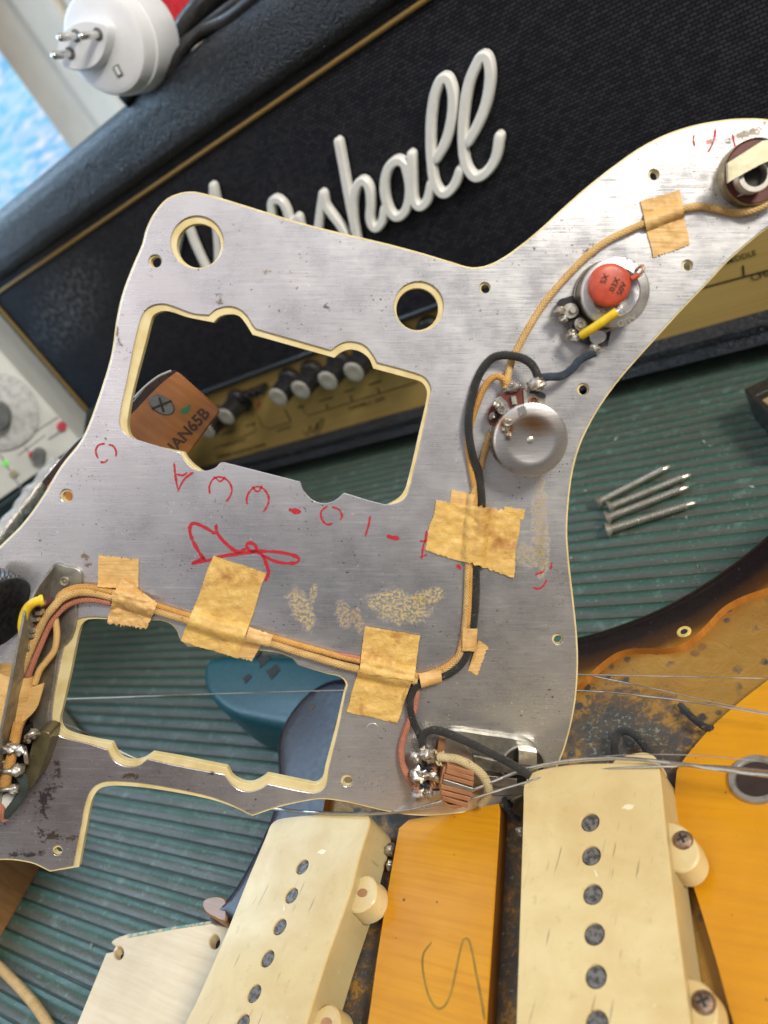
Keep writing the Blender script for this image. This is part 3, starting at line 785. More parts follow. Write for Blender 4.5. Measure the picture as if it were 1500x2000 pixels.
u0, v0 = APL.px(232, 138); add('latch_window', boxp(APL, u0, v0, .0042, .006, .0012, -.002, math.radians(25), .0002), EQDARK, ad)
add('latch', boxp(APL, u0, v0, .0022, .0045, .0018, -.002, math.radians(25), .0002), EQUIP, ad)
for i, (pp, rr) in enumerate((([(240, 200, .50), (262, 178, .50), (300, 150, .50), (345, 100, .48), (395, 62, .46), (450, 35, .44), (520, -20, .42)], .0042),
                             ([(300, 120, .50), (350, 70, .48), (390, 20, .46), (440, -40, .45)], .0075),
                             ([(330, 150, .475), (360, 95, .465), (410, 45, .455), (470, 0, .44), (540, -60, .43)], .0036),
                             ([(345, 75, .49), (385, 45, .48), (430, 5, .46), (480, -40, .45)], .0038))):
    add('power_cable', tube(smooth3([P(*p) for p in pp], 6), rr, 10), BLACKP, None, ['black cable end lying under the adapter on the amplifier edge', 'thickest black cable running up behind the adapter', 'thin black cable beside the padded amplifier edge', 'black cable between the thick cable and the red box'][i], 'cable', 'black cables on the amplifier', smooth_deg=60)
rp = Plane(P(330, 20, .62), BK, EX)
add('red_box', prism([pxl(rp, [(270, -80, 's'), (450, -80, 's'), (385, 45, 's'), (352, 80, 's'), (285, 30, 's')], 0, False)], rp, [(.001, 0), (0, -.001), (0, -.08)]), simple('red_plastic', (.85, .012, .015), .35), None, 'bright red ribbed plastic box behind the white adapter', 'box')

# ------------------------------------------------------------------ test instrument at the left
hd = W @ Vector((.816, -.577, .06))
hn = (Z_ if False else UP).cross(Vector((hd.x, hd.y, 0))).normalized()
if hn.dot(b_) < 0: hn = -hn
IPL = Plane(P(80, 860, .62), hn, Vector((hd.x, hd.y, 0)))
def ipx(pts, off=0): return [IPL.px(x, y, off) for x, y in pts]
eq = thing('function_generator', 'pale grey bench instrument with a large round dial and small knobs', 'instrument', P(60, 900, .66))
c1 = IPL.px(161, 864); c2 = IPL.px(18, 965); c0 = IPL.px(0, 689)
ex0 = c2[0] - .002; ex1 = c1[0]; ez0 = min(c1[1], c2[1]); 
exl = ex1 - .26
add('case', prism([[(exl, ez0), (ex1, ez0), (ex1, ez0 + .21), (exl, ez0 + .21)]], IPL, [(.003, 0), (.001, -.001), (0, -.004), (0, -.10)]), EQUIP, eq, smooth_deg=40)
def idisc(x, y, r, z1, z0, mat, name, seg=48):
    u, v = IPL.px(x, y, 0); return add(name, lathe(IPL.w(u, v, z0), hn, [(0, z1 - z0), (r * .9, z1 - z0), (r, z1 - z0 - .001), (r, 0)], seg), mat, eq, smooth_deg=40)
mp_ = IPL.mpp(60, 850)
idisc(-8, 803, 76 * mp_, .004, 0, simple('pale_dial', (.66, .68, .67), .35), 'dial'); idisc(-6, 806, 27 * mp_, .016, .004, EQDARK, 'dial_knob')
idisc(77, 886, 13 * mp_, .010, 0, EQDARK, 'small_knob', 24); idisc(63, 887, 6 * mp_, .004, 0, simple('red_marker', (.5, .02, .02), .4), 'red_pointer', 16)
idisc(11, 904, 5 * mp_, .002, 0, emission('green_led', lambda m, em: (em.inputs[0].__setattr__('default_value', (.2, .9, .1, 1)), em.inputs[1].__setattr__('default_value', .9))), 'green_light', 16)
u0, v0 = IPL.px(27, 924); add('push_button', boxp(IPL, u0, v0, .005, .005, .003, 0, .1), simple('beige_button', (.5, .45, .33), .4), eq)
idisc(121, 832, 9 * mp_, .003, 0, simple('pink_red_plastic', (.6, .06, .10), .4), 'red_button', 16)
def iline(a, b, hw, mat=EQDARK): add('panel_line', line([a, b], hw, pl=IPL, z=.0003), mat, eq)
GL = simple('grey_print', (.30, .31, .36), .5)
iline((22, 873), (113, 815), .0006, GL); iline((0, 888), (45, 1000 - 40), .0006, GL); iline((48, 872), (60, 888), .0004, GL); iline((35, 890), (88, 850), .0005, GL); iline((95, 858), (120, 842), .0008, GL)
for k in range(9):
    a = math.radians(-70 + k * 17); iline((-8 + 56 * math.cos(a), 803 + 56 * math.sin(a)), (-8 + 64 * math.cos(a), 803 + 64 * math.sin(a)), .0005, GL)
# dark case carrying it
bx = P(60, 1000, .62)
dk = Plane(IPL.w(0, 0, -.004), hn, Vector((hd.x, hd.y, 0)))
zb = IPL.w(0, ez0, 0).z
add('equipment_case', prism([[(exl, -IPL.O.z), (ex1 + .02, -IPL.O.z), (ex1 + .02, ez0 - .0015), (exl, ez0 - .0015)]], IPL, [(.002, .004), (0, .002), (0, -.12)]), simple('dark_teal_case', (.012, .028, .035), .35), None, 'dark case on the bench beneath the pale grey instrument', 'case')
# coiled shiny lead beside it
hp = []
A0, B0 = P(112, 905, .56), P(-20, 1075, .50)
dirv = (B0 - A0); L0 = dirv.length; dv = dirv.normalized(); e1 = dv.orthogonal().normalized(); e2 = dv.cross(e1)
for i in range(46 * 10 + 1):
    t = i / 460; a = 2 * math.pi * i / 10
    hp.append(A0 + dv * L0 * t + (e1 * math.cos(a) + e2 * math.sin(a)) * (.0055 + .003 * mnoise.noise(Vector((t * 9, 1, 1)))))
add('coiled_spring', tube(hp, .00075, 6), CHROME, None, 'shiny coiled metal spring behind the left edge of the pickguard', 'spring', smooth_deg=60)

# ------------------------------------------------------------------ neck heel seen through the upper opening
HPn = (W @ Vector((.10, .10, -1))).normalized()
HP = Plane(P(340, 800, .315), HPn)
nk = thing('guitar_neck', 'guitar neck with stamped heel end seen through the upper pickguard opening', 'guitar neck', P(330, 830, .34))
heel = [(343, 726, 's'), (352, 730), (426, 797), (429, 804, 's'), (366, 890, 's'), (250, 1000, 's'), (110, 1010, 's'), (90, 950, 's'), (170, 868), (255, 808), (290, 772), (318, 745)]
add('heel', prism([pxl(HP, heel)], HP, [(.0006, 0), (0, -.0006), (.010, -.04)]), HEELW, nk, smooth_deg=40)
add('fingerboard', prism([pxl(HP, [(341, 722, 's'), (346, 728, 's'), (318, 750), (290, 778), (255, 814), (170, 876), (90, 958, 's'), (80, 940, 's'), (160, 850), (250, 790), (285, 755), (312, 733)])], HP, [(.0004, -.0004), (0, -.001), (.0005, -.04)]), ROSE, nk, smooth_deg=40)
add('fret_edge', tube(smooth3([HP.hit(x, y, -.0005) for x, y in ((335, 724), (310, 735), (284, 755), (262, 777))], 4), .0005, 6), CHROME, nk)
u0, v0 = HP.px(316, 791)
rot0 = -.55
el = [HP.w(0, 0)]
ell = circ(0, 0, .0056, 32, .0036)
ell = [(u0 + a * math.cos(rot0) - b * math.sin(rot0), v0 + a * math.sin(rot0) + b * math.cos(rot0)) for a, b in ell]
nut = add('truss_rod_nut', prism([ell], HP, [(.0005, .0006), (0, .0002), (0, -.001)]), mat_metal('grey_nut', (.20, .20, .19), .35, (.08, .07, .06)), nk, smooth_deg=30)
for a_ in (.95, -.75):
    add('slot', boxp(HP, u0, v0, .0085 if a_ > 0 else .0062, .0010, .00075, .0, rot0 + a_, .0001), INK, nut)
add('date_stamp', text_mesh('JAN65B', HP, 342, 884, .0066, math.radians(47), z=.0002, bold=.03), simple('faded_stamp_ink', (.075, .03, .012), .6), nk)
add('green_mark', prism([pxl(HP, [(352, 802), (362, 795), (371, 790), (370, 802), (358, 809)], 0, True, 3)], HP, [(0, .0002), (0, 0)]), GREENP, nk)

# ------------------------------------------------------------------ other wood at the lower left
N2 = Plane(Vector((0, 0, .03)), UP, EX)
add('spare_neck', prism([pxl(N2, [(-130, 1850, 's'), (-58, 1738, 's'), (3, 1640, 's'), (30, 1560, 's'), (-20, 1480, 's'), (-200, 1500, 's')], 0, False)], N2, [(.002, 0), (.0006, -.0006), (0, -.003), (0, -.030)]), NECKW, None, 'brown varnished wood under the lower left corner of the pickguard', 'wood piece', smooth_deg=40)

add('olive_strip', prism([pxl(BP, [(60, 1350, 's'), (122, 1380, 's'), (180, 1456, 's'), (120, 1500, 's'), (40, 1450, 's')], 0.004, False)], BP, [(.0005, .004), (0, .0035), (0, 0)]), simple('dark_olive', (.10, .095, .06), .5), None, 'dark olive strip in the lower left corner of the lower opening', 'strip')  # thin flat strip in plain dark olive

# ------------------------------------------------------------------ teal case
TL_ = Plane(Vector((0, 0, .034)), UP, EX)
tl = thing('teal_plastic_case', 'rounded teal plastic case with dark slots seen through the lower opening', 'plastic case', TL_.hit(520, 1380) - Vector((0, 0, .034)))
add('shell', prism([pxl(TL_, [(392, 1312), (400, 1292), (425, 1278), (560, 1276), (740, 1290), (790, 1380), (620, 1425), (470, 1402), (428, 1380), (398, 1345)])], TL_, [(.006, 0), (.0035, -.0006), (.0015, -.002), (.0004, -.004), (0, -.007), (.001, -.028), (.003, -.034)]), TEAL, tl, smooth_deg=50)
for q in ([(505, 1285), (524, 1278), (528, 1288), (508, 1306)], [(520, 1312), (540, 1297), (548, 1308), (530, 1328)], [(474, 1325), (487, 1316), (492, 1322), (480, 1336)], [(497, 1262), (512, 1272), (500, 1285), (490, 1278)]):
    add('slot', prism([pxl(TL_, [(x, y, 's') for x, y in q], 0, False)], TL_, [(0, .0003), (0, -.001)]), INK, tl)

# ------------------------------------------------------------------ small black box, upper right of the mat
B2 = Plane(Vector((0, 0, .02)), UP, EX)
bb = thing('black_tray', 'corner of a black tray with a tan lining at the right edge', 'tray', B2.hit(1510, 780) - Vector((0, 0, .02)))
ol = pxl(B2, [(1453, 760, 's'), (1500, 737, 's'), (1600, 690, 's'), (1640, 800, 's'), (1540, 850, 's')], 0, False)
il = pxl(B2, [(1478, 772, 's'), (1520, 752, 's'), (1595, 715, 's'), (1612, 790, 's'), (1545, 825, 's')], 0, False)
add('tray_wall', prism([ol, il], B2, [(.0005, 0), (0, -.0005), (0, -.020)]), BLACKP, bb)
add('tray_lining', prism([inset(il if area2(il) > 0 else il[::-1], -.001)], B2, [(0, -.004), (0, -.018)]), simple('tan_card', (.42, .29, .14), .7), bb)

# ------------------------------------------------------------------ four neck screws on the mat
def screw_parts(L=.0455):
    V, Fc, U = [], [], []
    prof = [(0, .0), (.0036, .0), (.0038, .0004), (.0019, .0027)]
    n = int((L - .0027 - .004) / .0014)
    z = .0030
    for k in range(n):
        rr = .00165 if k > 9 else .0017
        prof += [(rr - .0001, z), (rr + .00045, z + .0007), (rr - .0001, z + .0013)]; z += .0014
    prof += [(.0012, L - .002), (.0001, L)]
    return prof
scr0 = None
SCR = [((1165, 983), (1311, 909)), ((1188, 992), (1350, 926)), ((1183, 1013), (1346, 950)), ((1185, 1036), (1360, 981))]
SL = ['shortest screw with a rusty head, topmost of the four on the mat', 'second screw from the top with a bright head lying on the mat', 'third screw from the top, its tip below the second screw', 'lowest of the four screws, its tip farthest to the right']
for i, (a, b) in enumerate(SCR):
    p, q = BP.hit(*a, .0036), BP.hit(*b, .0022)
    rt = thing('wood_screw', SL[i], 'screw', p, 'neck screws lying on the mat')
    d = (q - p)
    rt.rotation_euler = d.to_track_quat('Z', 'Y').to_euler()
    s = d.length / .0455; rt.scale = (1.08, 1.08, s)
    if scr0 is None:
        rt2 = rt; LOC[rt.name] = Vector((0, 0, 0))
        sh = add('shank', lathe(Vector((0, 0, 0)), UP, screw_parts()[3:], 14), SCREWM, rt, smooth_deg=30)
        hd_ = add('head', lathe(Vector((0, 0, 0)), UP, [(0, .0002), (.0032, 0), (.0038, .0005), (.0019, .0029), (0, .0030)], 24), SCREWM, rt, smooth_deg=30)
        scr0 = (sh, hd_)
        LOC[rt.name] = p
    else:
        for o_ in scr0:
            c = o_.copy(); COL.objects.link(c); c.parent = rt

# ------------------------------------------------------------------ guitar body
gb = thing('electric_guitar', 'sunburst guitar body with the pickup cavity exposed, lying on the mat', 'guitar body', TP.hit(1000, 1800) - Vector((0, 0, HT)))
outer = [(400, 1792, 's'), (400, 1778), (440, 1745), (480, 1680), (510, 1620), (528, 1570), (535, 1520), (535, 1450), (548, 1410), (575, 1370), (610, 1338), (650, 1320), (690, 1318), (800, 1322), (900, 1300), (1000, 1262), (1125, 1235), (1200, 1213), (1290, 1176), (1370, 1130), (1440, 1080), (1500, 1030), (1600, 940), (1700, 880), (1820, 890), (1930, 980),
         (2030, 1180), (2080, 1450), (2050, 1800), (1900, 2150), (1650, 2400), (1200, 2480), (700, 2430), (400, 2360), (300, 2280), (340, 2100), (430, 1850, 's'), (440, 1800, 's')]
cav = [(690, 1372), (660, 1400), (648, 1470), (640, 1530), (628, 1600, 's'), (560, 1800, 's'), (480, 2150, 's'), (1010, 2200, 's'), (1450, 2180, 's'), (1445, 2050), (1420, 1955), (1400, 1880), (1370, 1780), (1345, 1700), (1330, 1640), (1318, 1560), (1322, 1505, 's'), (1338, 1480), (1400, 1410), (1500, 1328), (1600, 1260), (1640, 1180), (1580, 1120), (1500, 1148), (1450, 1165), (1410, 1188), (1370, 1230), (1335, 1256), (1305, 1266), (1260, 1266), (1225, 1268), (1195, 1280), (1160, 1308), (1125, 1340), (1060, 1370), (900, 1378), (780, 1370)]
isl = [(778, 1617, 's'), (797, 1600, 's'), (973, 1568, 's'), (976, 1583), (967, 1733), (957, 1883), (950, 1997), (944, 2150, 's'), (688, 2150, 's'), (717, 1997), (733, 1883), (757, 1733)]
oL = dedupe([TP.px(p[0], p[1]) for p in smooth(outer, True, 4)]); cL = dedupe([TP.px(p[0], p[1]) for p in smooth(cav, True, 4)])
def body_top():
    step = .0035
    pts = list(oL) + list(cL)
    for dd in (.0012, .0026, .0042, .0062):
        for p in inset(oL if area2(oL) > 0 else oL[::-1], dd):
            if inpoly(p[0], p[1], oL) and not inpoly(p[0], p[1], cL) and segdist(p, oL) > dd * .9 and segdist(p, cL) > .0008: pts.append(p)
    edges = [(i, (i + 1) % len(oL)) for i in range(len(oL))] + [(len(oL) + i, len(oL) + (i + 1) % len(cL)) for i in range(len(cL))]
    x0 = min(p[0] for p in oL); x1 = max(p[0] for p in oL); y0 = min(p[1] for p in oL); y1 = max(p[1] for p in oL)
    x = x0
    while x < x1:
        y = y0
        while y < y1:
            if inpoly(x, y, oL) and not inpoly(x, y, cL) and segdist((x, y), oL) > .0075 and segdist((x, y), cL) > .002: pts.append((x, y))
            y += step
        x += step
    res = delaunay_2d_cdt([Vector(p) for p in pts], edges, [], 0, 1e-6)
    V2, F2 = res[0], res[2]; faces = []
    for f in F2:
        cx = sum(V2[i].x for i in f) / len(f); cy = sum(V2[i].y for i in f) / len(f)
        if inpoly(cx, cy, oL) and not inpoly(cx, cy, cL):
            a, b, c = f[:3]
            s = (V2[b].x - V2[a].x) * (V2[c].y - V2[a].y) - (V2[c].x - V2[a].x) * (V2[b].y - V2[a].y)
            faces.append(tuple(f) if s > 0 else tuple(f)[::-1])
    ed = [segdist((v.x, v.y), oL) for v in V2]
    # the edge is rounded over
    V = []
    for v, d in zip(V2, ed):
        r = .006; z = 0 if d > r else -(r - math.sqrt(max(0, r * r - (r - d) ** 2))) * .75
        V.append(TP.w(v.x, v.y, z))
    return V, faces, [(v.x, v.y) for v in V2], ed
V, Fc, U, ed = body_top()
add('body_face', (V, Fc, U), BURST, gb, attr={'edge': ed}, smooth_deg=45)
# outer side and cavity wall
def wall_of(loop, z1, z0, flip=False, rows=3):
    V, Fc, U = [], [], []
    n = len(loop)
    for k in range(rows + 1):
        z = z1 + (z0 - z1) * k / rows
        for p in loop: V.append(TP.w(p[0], p[1], z)); U.append(p)
    for k in range(rows):
        for i in range(n):
            j = (i + 1) % n; f = (k * n + i, (k + 1) * n + i, (k + 1) * n + j, k * n + j); Fc.append(f[::-1] if flip else f)
    return V, Fc, U
sd = wall_of(oL, -.0045, -HT, area2(oL) < 0)
add('body_side', sd, BURST, gb, attr={'edge': [0.0] * len(sd[0])}, smooth_deg=50)
CAVD = -.0032
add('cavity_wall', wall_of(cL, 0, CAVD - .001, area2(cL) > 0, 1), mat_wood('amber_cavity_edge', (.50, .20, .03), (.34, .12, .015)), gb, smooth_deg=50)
add('cavity_floor', ([TP.w(p[0], p[1], CAVD) for p in cL], [tuple(t) for t in tessellate_polygon([[Vector((p[0], p[1], 0)) for p in cL]])], cL), BRASS, gb)
SIDEW = mat_wood('shaded_amber_wood', (.24, .09, .012), (.15, .05, .008), (60, 60, 300), 0, .45)  # block side: amber wood with its shade put into the colour
blk = add('wood_block', prism([pxl(TP, isl, .003)], TP, [(.0004, .003), (0, .0026), (0, .0024)]), YWOOD, gb, 'amber wood block with a pencil mark between the pickups', smooth_deg=30)
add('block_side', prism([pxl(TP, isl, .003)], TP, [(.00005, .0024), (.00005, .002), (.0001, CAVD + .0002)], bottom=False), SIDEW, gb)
pen = [(843, 1840), (826, 1867), (830, 1917), (843, 1957), (860, 1970), (877, 1950), (890, 1900), (900, 1853), (910, 1833), (920, 1850), (930, 1900), (940, 1950), (947, 1993)]
T3 = Plane(Vector((0, 0, HT + .003)), UP, EX)
add('pencil_mark', line(pen, .00036, pl=T3, z=.0001, sm=True), simple('pencil_green', (.32, .19, .015), .6), blk)
# neck pocket of bare wood with its two screw holes
NPk = Plane(Vector((0, 0, HT - .006)), UP, EX)
npo = [(248, 1824, 's'), (440, 1793, 's'), (560, 1790, 's'), (480, 2200, 's'), (80, 2200, 's'), (150, 2000, 's'), (207, 1861, 's'), (222, 1858, 's'), (228, 1852), (222, 1846), (217, 1841), (226, 1832)]
hA = [NPk.px(x, y) for x, y in circ(232, 1861, 9, 20, 13)]
for (x, y) in ((232, 1861), (419, 1839)): add('pocket_screw_hole', prism([[NPk.px(a, b, -.004) for a, b in circ(x, y, 12, 20, 15)]], NPk, [(0, -.004), (0, -.006)]), INK, gb)  # black discs put the darkness down the holes into colour
hB = [NPk.px(x, y) for x, y in circ(419, 1839, 10, 20, 14)]
nkp = add('neck_pocket', prism([pxl(NPk, npo, 0, True, 4), hA, hB], NPk, [(.0004, 0), (0, -.0004), (0, -.034)]), PALEW, gb, 'bare pale wood neck pocket with screw holes', smooth_deg=30)
add('paint_line', prism([pxl(NPk, [(249, 1825, 's'), (438, 1795, 's'), (438, 1801, 's'), (340, 1815), (250, 1832, 's')], 0, False)], NPk, [(0, .0002), (0, 0)]), simple('green_edge_paint', (.07, .22, .17), .5, 0, .2, 500, .1, c2=(.45, .36, .22), lo=.45, hi=.55), nkp)
NB = Plane(Vector((0, 0, HT - .001)), UP, EX)
add('horn_tip', prism([pxl(NB, [(396, 1768), (402, 1757), (425, 1751), (442, 1757), (444, 1775), (440, 1800), (415, 1792), (402, 1783)])], NB, [(.0006, .0006), (0, 0), (0, -.036)]), NECKW, gb, smooth_deg=40)
# screw hole, chip and bushing in the top
c = TP.px(1336, 1234); add('screw_hole', prism([circ(c[0], c[1], .0026), circ(c[0], c[1], .0012)], TP, [(.0003, .0004), (0, .0001), (0, -.0005)]), simple('chipped_yellow', (.62, .44, .12), .5), gb)
add('screw_hole_core', prism([circ(c[0], c[1], .0013, 16)], TP, [(0, .00015), (0, -.0005)]), INK, gb)
c = TP.px(609, 1383); add('screw_hole', prism([circ(c[0], c[1], .0016, 20)], TP, [(.0003, .0002), (0, .0), (0, -.0005)]), simple('rusty_hole', (.16, .08, .03), .6), gb)
c = TP.px(1478, 1523); mpx = TP.mpp(1478, 1523)
ob_ = TP.w(c[0], c[1], 0)
add('bushing', prism([circ(c[0], c[1], .0080, 40), circ(c[0], c[1], .0056, 40)], TP, [(.0006, .0012), (.0001, .0006), (0, .0)]), STEEL, gb, smooth_deg=40)
add('bushing_hole', prism([circ(c[0], c[1], .0058, 30)], TP, [(0, .0003), (0, -.0003)]), simple('deep_brown_hole', (.03, .015, .01), .7), gb)
for pp, rr in (([(1203, 1482), (1200, 1455), (1208, 1432), (1225, 1428), (1245, 1440), (1262, 1462), (1275, 1490)], .0014), ([(1330, 1378), (1345, 1395), (1360, 1408), (1378, 1420), (1398, 1424)], .0012), ([(1000, 1575), (985, 1560), (1000, 1590), (1012, 1600)], .001)):
    add('cavity_wire', tube(smooth3([TP.hit(x, y, CAVD + rr + (.003 if 0 < i < len(pp) - 1 else 0)) for i, (x, y) in enumerate(pp)], 5), rr, 8), C_BLACK, gb, smooth_deg=60)
for i, (x, y, rr) in enumerate(((765, 1660, .0022), (1017, 1625, .0016), (763, 1690, .0015))):
    add('solder_blob', blob(TP.hit(x, y, .0), rr, .4, i, (1, 1, 1.2)), SOLDER, gb, smooth_deg=60)

# ------------------------------------------------------------------ pickups
CREAM2 = mat_cream('shaded_cream_plastic', .74); RUSTY = mat_metal('rusty_screw_head', (.40, .30, .22), .4, (.14, .07, .04), .42, .6, 500)  # cover sides use a darker cream, side shade painted into the colour
def pickup(label, out, poles, pr_, hgt, ears):
    t = thing('pickup', label, 'pickup', KP.hit(*poles[3]) - Vector((0, 0, hgt)), 'cream guitar pickups in the body cavity')
    o2 = pxl(KP, out)
    holes = []
    for (x, y) in poles:
        cc = KP.px(x, y); holes.append(circ(cc[0], cc[1], pr_, 26))
    ml = [(.0011, 0), (.0005, -.0003), (.00015, -.0009), (0, -.0018), (-.0002, -hgt)]
    # the outer edge is rounded, pole holes stay crisp: two meshes welded by height
    V, Fc, U = prism([o2] + holes, KP, [(.0002, 0), (.00005, -.0002), (0, -.0008), (0, -.0022)], bottom=False)
    cov = add('cover', (V, Fc, U), CREAM, t, smooth_deg=35)
    sdv = prism([o2], KP, [(0.0, -.0008), (-.00005, -.002), (-.0003, -hgt)], bottom=False)
    nv = len(dedupe(o2))
    sdv = (sdv[0], [f for f in sdv[1] if len(f) == 4], sdv[2])
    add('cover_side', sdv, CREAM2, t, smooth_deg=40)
    for (x, y) in poles:
        cc = KP.px(x, y, -.0009)
        cc = KP.px(x, y)
        add('pole_piece', lathe(KP.w(cc[0], cc[1], -.0003), UP, [(0, 0), (pr_ * .7, -.00005), (pr_ * .90, -.0001), (pr_ * .93, -.004)], 24), POLE, t, smooth_deg=30)
    E = Plane(Vector((0, 0, KP.O.z - .0035)), UP, EX)
    for (o3, sx, sy, has) in ears:
        l = pxl(E, o3)
        add('mounting_ear', prism([l], E, [(.0006, 0), (.0001, -.0005), (-.0004, -.0070)]), CREAM, t, smooth_deg=40)
        cc = E.px(sx, sy)
        if has:
            s_ = add('ear_screw', lathe(E.w(cc[0], cc[1], 0), UP, [(0, .0012), (.0016, .0011), (.0025, .0006), (.0028, 0)], 24), RUSTY, t, smooth_deg=40)
            add('slot', boxp(E, cc[0], cc[1], .0030, .0007, .00135, .0008, .6, .0001), INK, s_); add('slot', boxp(E, cc[0], cc[1], .0030, .0007, .00137, .0008, .6 + 1.57, .0001), INK, s_)
        else: add('screw_hole', prism([circ(cc[0], cc[1], .0021, 20, .0014)], E, [(.0002, .00025), (0, .0001), (0, -.0003)]), simple('rusty_screw_hole', (.42, .22, .10), .6), t)
    return t
pickup('cream pickup at the right of the amber wood block, its ears held by screws',
       [(1022, 1565), (1023, 1535), (1034, 1514), (1055, 1503), (1117, 1493), (1200, 1490), (1270, 1490), (1286, 1493, 's'), (1291, 1530), (1300, 1620), (1313, 1730), (1327, 1840), (1343, 1960), (1362, 2120, 's'), (1005, 2140, 's'), (1008, 2000), (1013, 1850), (1018, 1700)],
       [(1152, 1606), (1154, 1671), (1157, 1746), (1160, 1824), (1163, 1907), (1165, 1997), (1167, 2085)], .0028, .0145,
       [([(1295, 1608), (1318, 1606), (1340, 1618), (1357, 1640), (1366, 1668), (1358, 1690), (1340, 1702), (1320, 1702), (1300, 1690)], 1334, 1641, True),
        ([(1325, 1915), (1350, 1910), (1375, 1920), (1395, 1945), (1402, 1980), (1395, 2010), (1370, 2020), (1340, 2010)], 1375, 1958, True),
        ([(1195, 1492), (1205, 1480), (1235, 1470), (1262, 1468), (1280, 1478), (1283, 1496), (1240, 1510)], 1240, 1500, False)])
pickup('cream pickup at the left of the amber wood block, its ear screw missing',
       [(520, 1632), (528, 1612), (541, 1601), (563, 1596), (640, 1589), (700, 1585), (716, 1589), (722, 1602), (718, 1620), (703, 1667), (683, 1743), (637, 1873), (597, 2000), (560, 2120, 's'), (315, 2140, 's'), (363, 1997), (383, 1957), (440, 1827), (483, 1720)],
       [(590, 1693), (569, 1749), (546, 1810), (522, 1872), (496, 1940), (473, 1999), (446, 2075)], .0026, .0145,
       [([(690, 1735), (700, 1716), (716, 1708), (730, 1716), (736, 1738), (730, 1762), (712, 1778), (690, 1782), (680, 1770)], 708, 1744, False),
        ([(610, 1990), (625, 1968), (645, 1960), (660, 1972), (664, 2000), (650, 2030), (610, 2040)], 638, 1998, False)])

# ------------------------------------------------------------------ strings
def string(label, pts, r, mat=STRING, pl=None, off=0):
    q = [TP.hit(p[0], p[1], p[2] - 1) if pl is None and p[2] > 1 else P(*p) if pl is None else pl.hit(p[0], p[1], p[2]) for p in pts]
    return add('guitar_string', tube(smooth3(q, 8), r, 6), mat, None, label, 'string', 'loose steel guitar strings', smooth_deg=60)
string('thick wound string looping over the top of the right pickup', [(520, 1578, .001), (600, 1586, .001), (720, 1589, .0015), (800, 1582, .002), (870, 1562, .003), (950, 1532, .003), (1020, 1505, .003), (1100, 1488, .003), (1200, 1481, .0025), (1300, 1489, .002), (1400, 1502, .002), (1540, 1520, .002)], .00062, pl=KP)
string('second wound string just below the thick one beside the switch', [(700, 1592, .0005), (800, 1585, .0005), (900, 1566, .001), (1000, 1536, .001), (1100, 1510, -.001), (1290, 1497, .001), (1400, 1497, .0005), (1540, 1510, .0005)], .00040, pl=KP)
string('plain string crossing behind the lower opening and the right cavity', [(110, 1366, .36), (400, 1356, .34), (680, 1348, .32), (900, 1343, .300), (1125, 1349, 1.012), (1200, 1353, 1.011), (1350, 1371, 1.009), (1540, 1402, 1.007)], .00028)
string('thin plain string running level across the gold cavity', [(1080, 1318, 1.008), (1150, 1318, 1.008), (1320, 1321, 1.007), (1540, 1326, 1.006)], .00017)
string('thin plain string slanting down across the gold cavity', [(1080, 1309, 1.0075), (1150, 1319, 1.0075), (1300, 1350, 1.0085), (1440, 1381, 1.0085), (1540, 1399, 1.0078)], .00017)
string('finest string above the right pickup near the bushing', [(1170, 1478, .001), (1230, 1474, .002), (1350, 1475, .003), (1540, 1492, .003)], .00014, pl=KP)
string('short string end showing in the corner of the lower opening', [(60, 1385, .33), (120, 1411, .34), (170, 1432, .345), (240, 1470, .35), (330, 1510, .35)], .00022)

# ------------------------------------------------------------------ the pickguard
pg = thing('pickguard', 'upturned metal backed pickguard wired with pots, switch, jack and tape', 'pickguard', GP.hit(700, 1560))
MO = [(280, 478), (288, 448), (305, 415), (331, 388), (370, 377), (410, 384), (500, 411), (580, 436), (650, 454), (740, 475), (820, 496), (880, 514), (920, 525), (952, 521), (985, 505), (1020, 480), (1060, 447), (1100, 410), (1150, 366), (1200, 327), (1250, 292), (1300, 266), (1350, 249), (1400, 239), (1450, 234), (1500, 236), (1560, 250), (1600, 290), (1605, 350), (1570, 405), (1500, 442), (1460, 473), (1420, 508), (1380, 551), (1330, 603), (1290, 647), (1250, 691), (1210, 737), (1180, 777), (1155, 817), (1131, 867), (1116, 920), (1108, 980), (1105, 1040), (1109, 1100), (1117, 1170), (1124, 1240), (1126, 1300), (1121, 1370), (1109, 1430), (1093, 1480), (1070, 1520), (1000, 1560), (930, 1580), (850, 1590), (790, 1588), (733, 1577), (683, 1565), (630, 1558), (597, 1562), (547, 1573), (493, 1591, 's'), (450, 1570, 4), (400, 1553, 6), (300, 1533, 8), (233, 1526, 9), (200, 1528, 10), (180, 1540, 11), (167, 1567, 11), (157, 1617, 11), (143, 1691, 's'), (98, 1700, 's'), (60, 1683), (0, 1677), (-60, 1690), (-130, 1660), (-140, 1400), (-110, 1200), (-60, 1130), (-30, 1101), (11, 1060), (46, 1025), (80, 979), (122, 911), (159, 864), (177, 827), (207, 740), (221, 689), (231, 620), (243, 570), (262, 520)]
PO = []
for i, p in enumerate(MO):
    a, b = Vector(MO[i - 1][:2]), Vector(MO[(i + 1) % len(MO)][:2])
    t = (b - a).normalized(); n_ = Vector((t.y, -t.x))
    o_ = p[2] if len(p) > 2 and p[2] != 's' else (3.2 if len(p) < 3 else 3)
    if p[:2] == (143, 1691): q = (154, 1694, 's')
    elif len(p) > 2 and p[2] == 's': q = (p[0] + n_.x * 3, p[1] + n_.y * 3, 's')
    else: q = (p[0] + n_.x * o_, p[1] + n_.y * o_)
    PO.append(q)
MO = [p if len(p) == 2 or p[2] == 's' else p[:2] for p in MO]
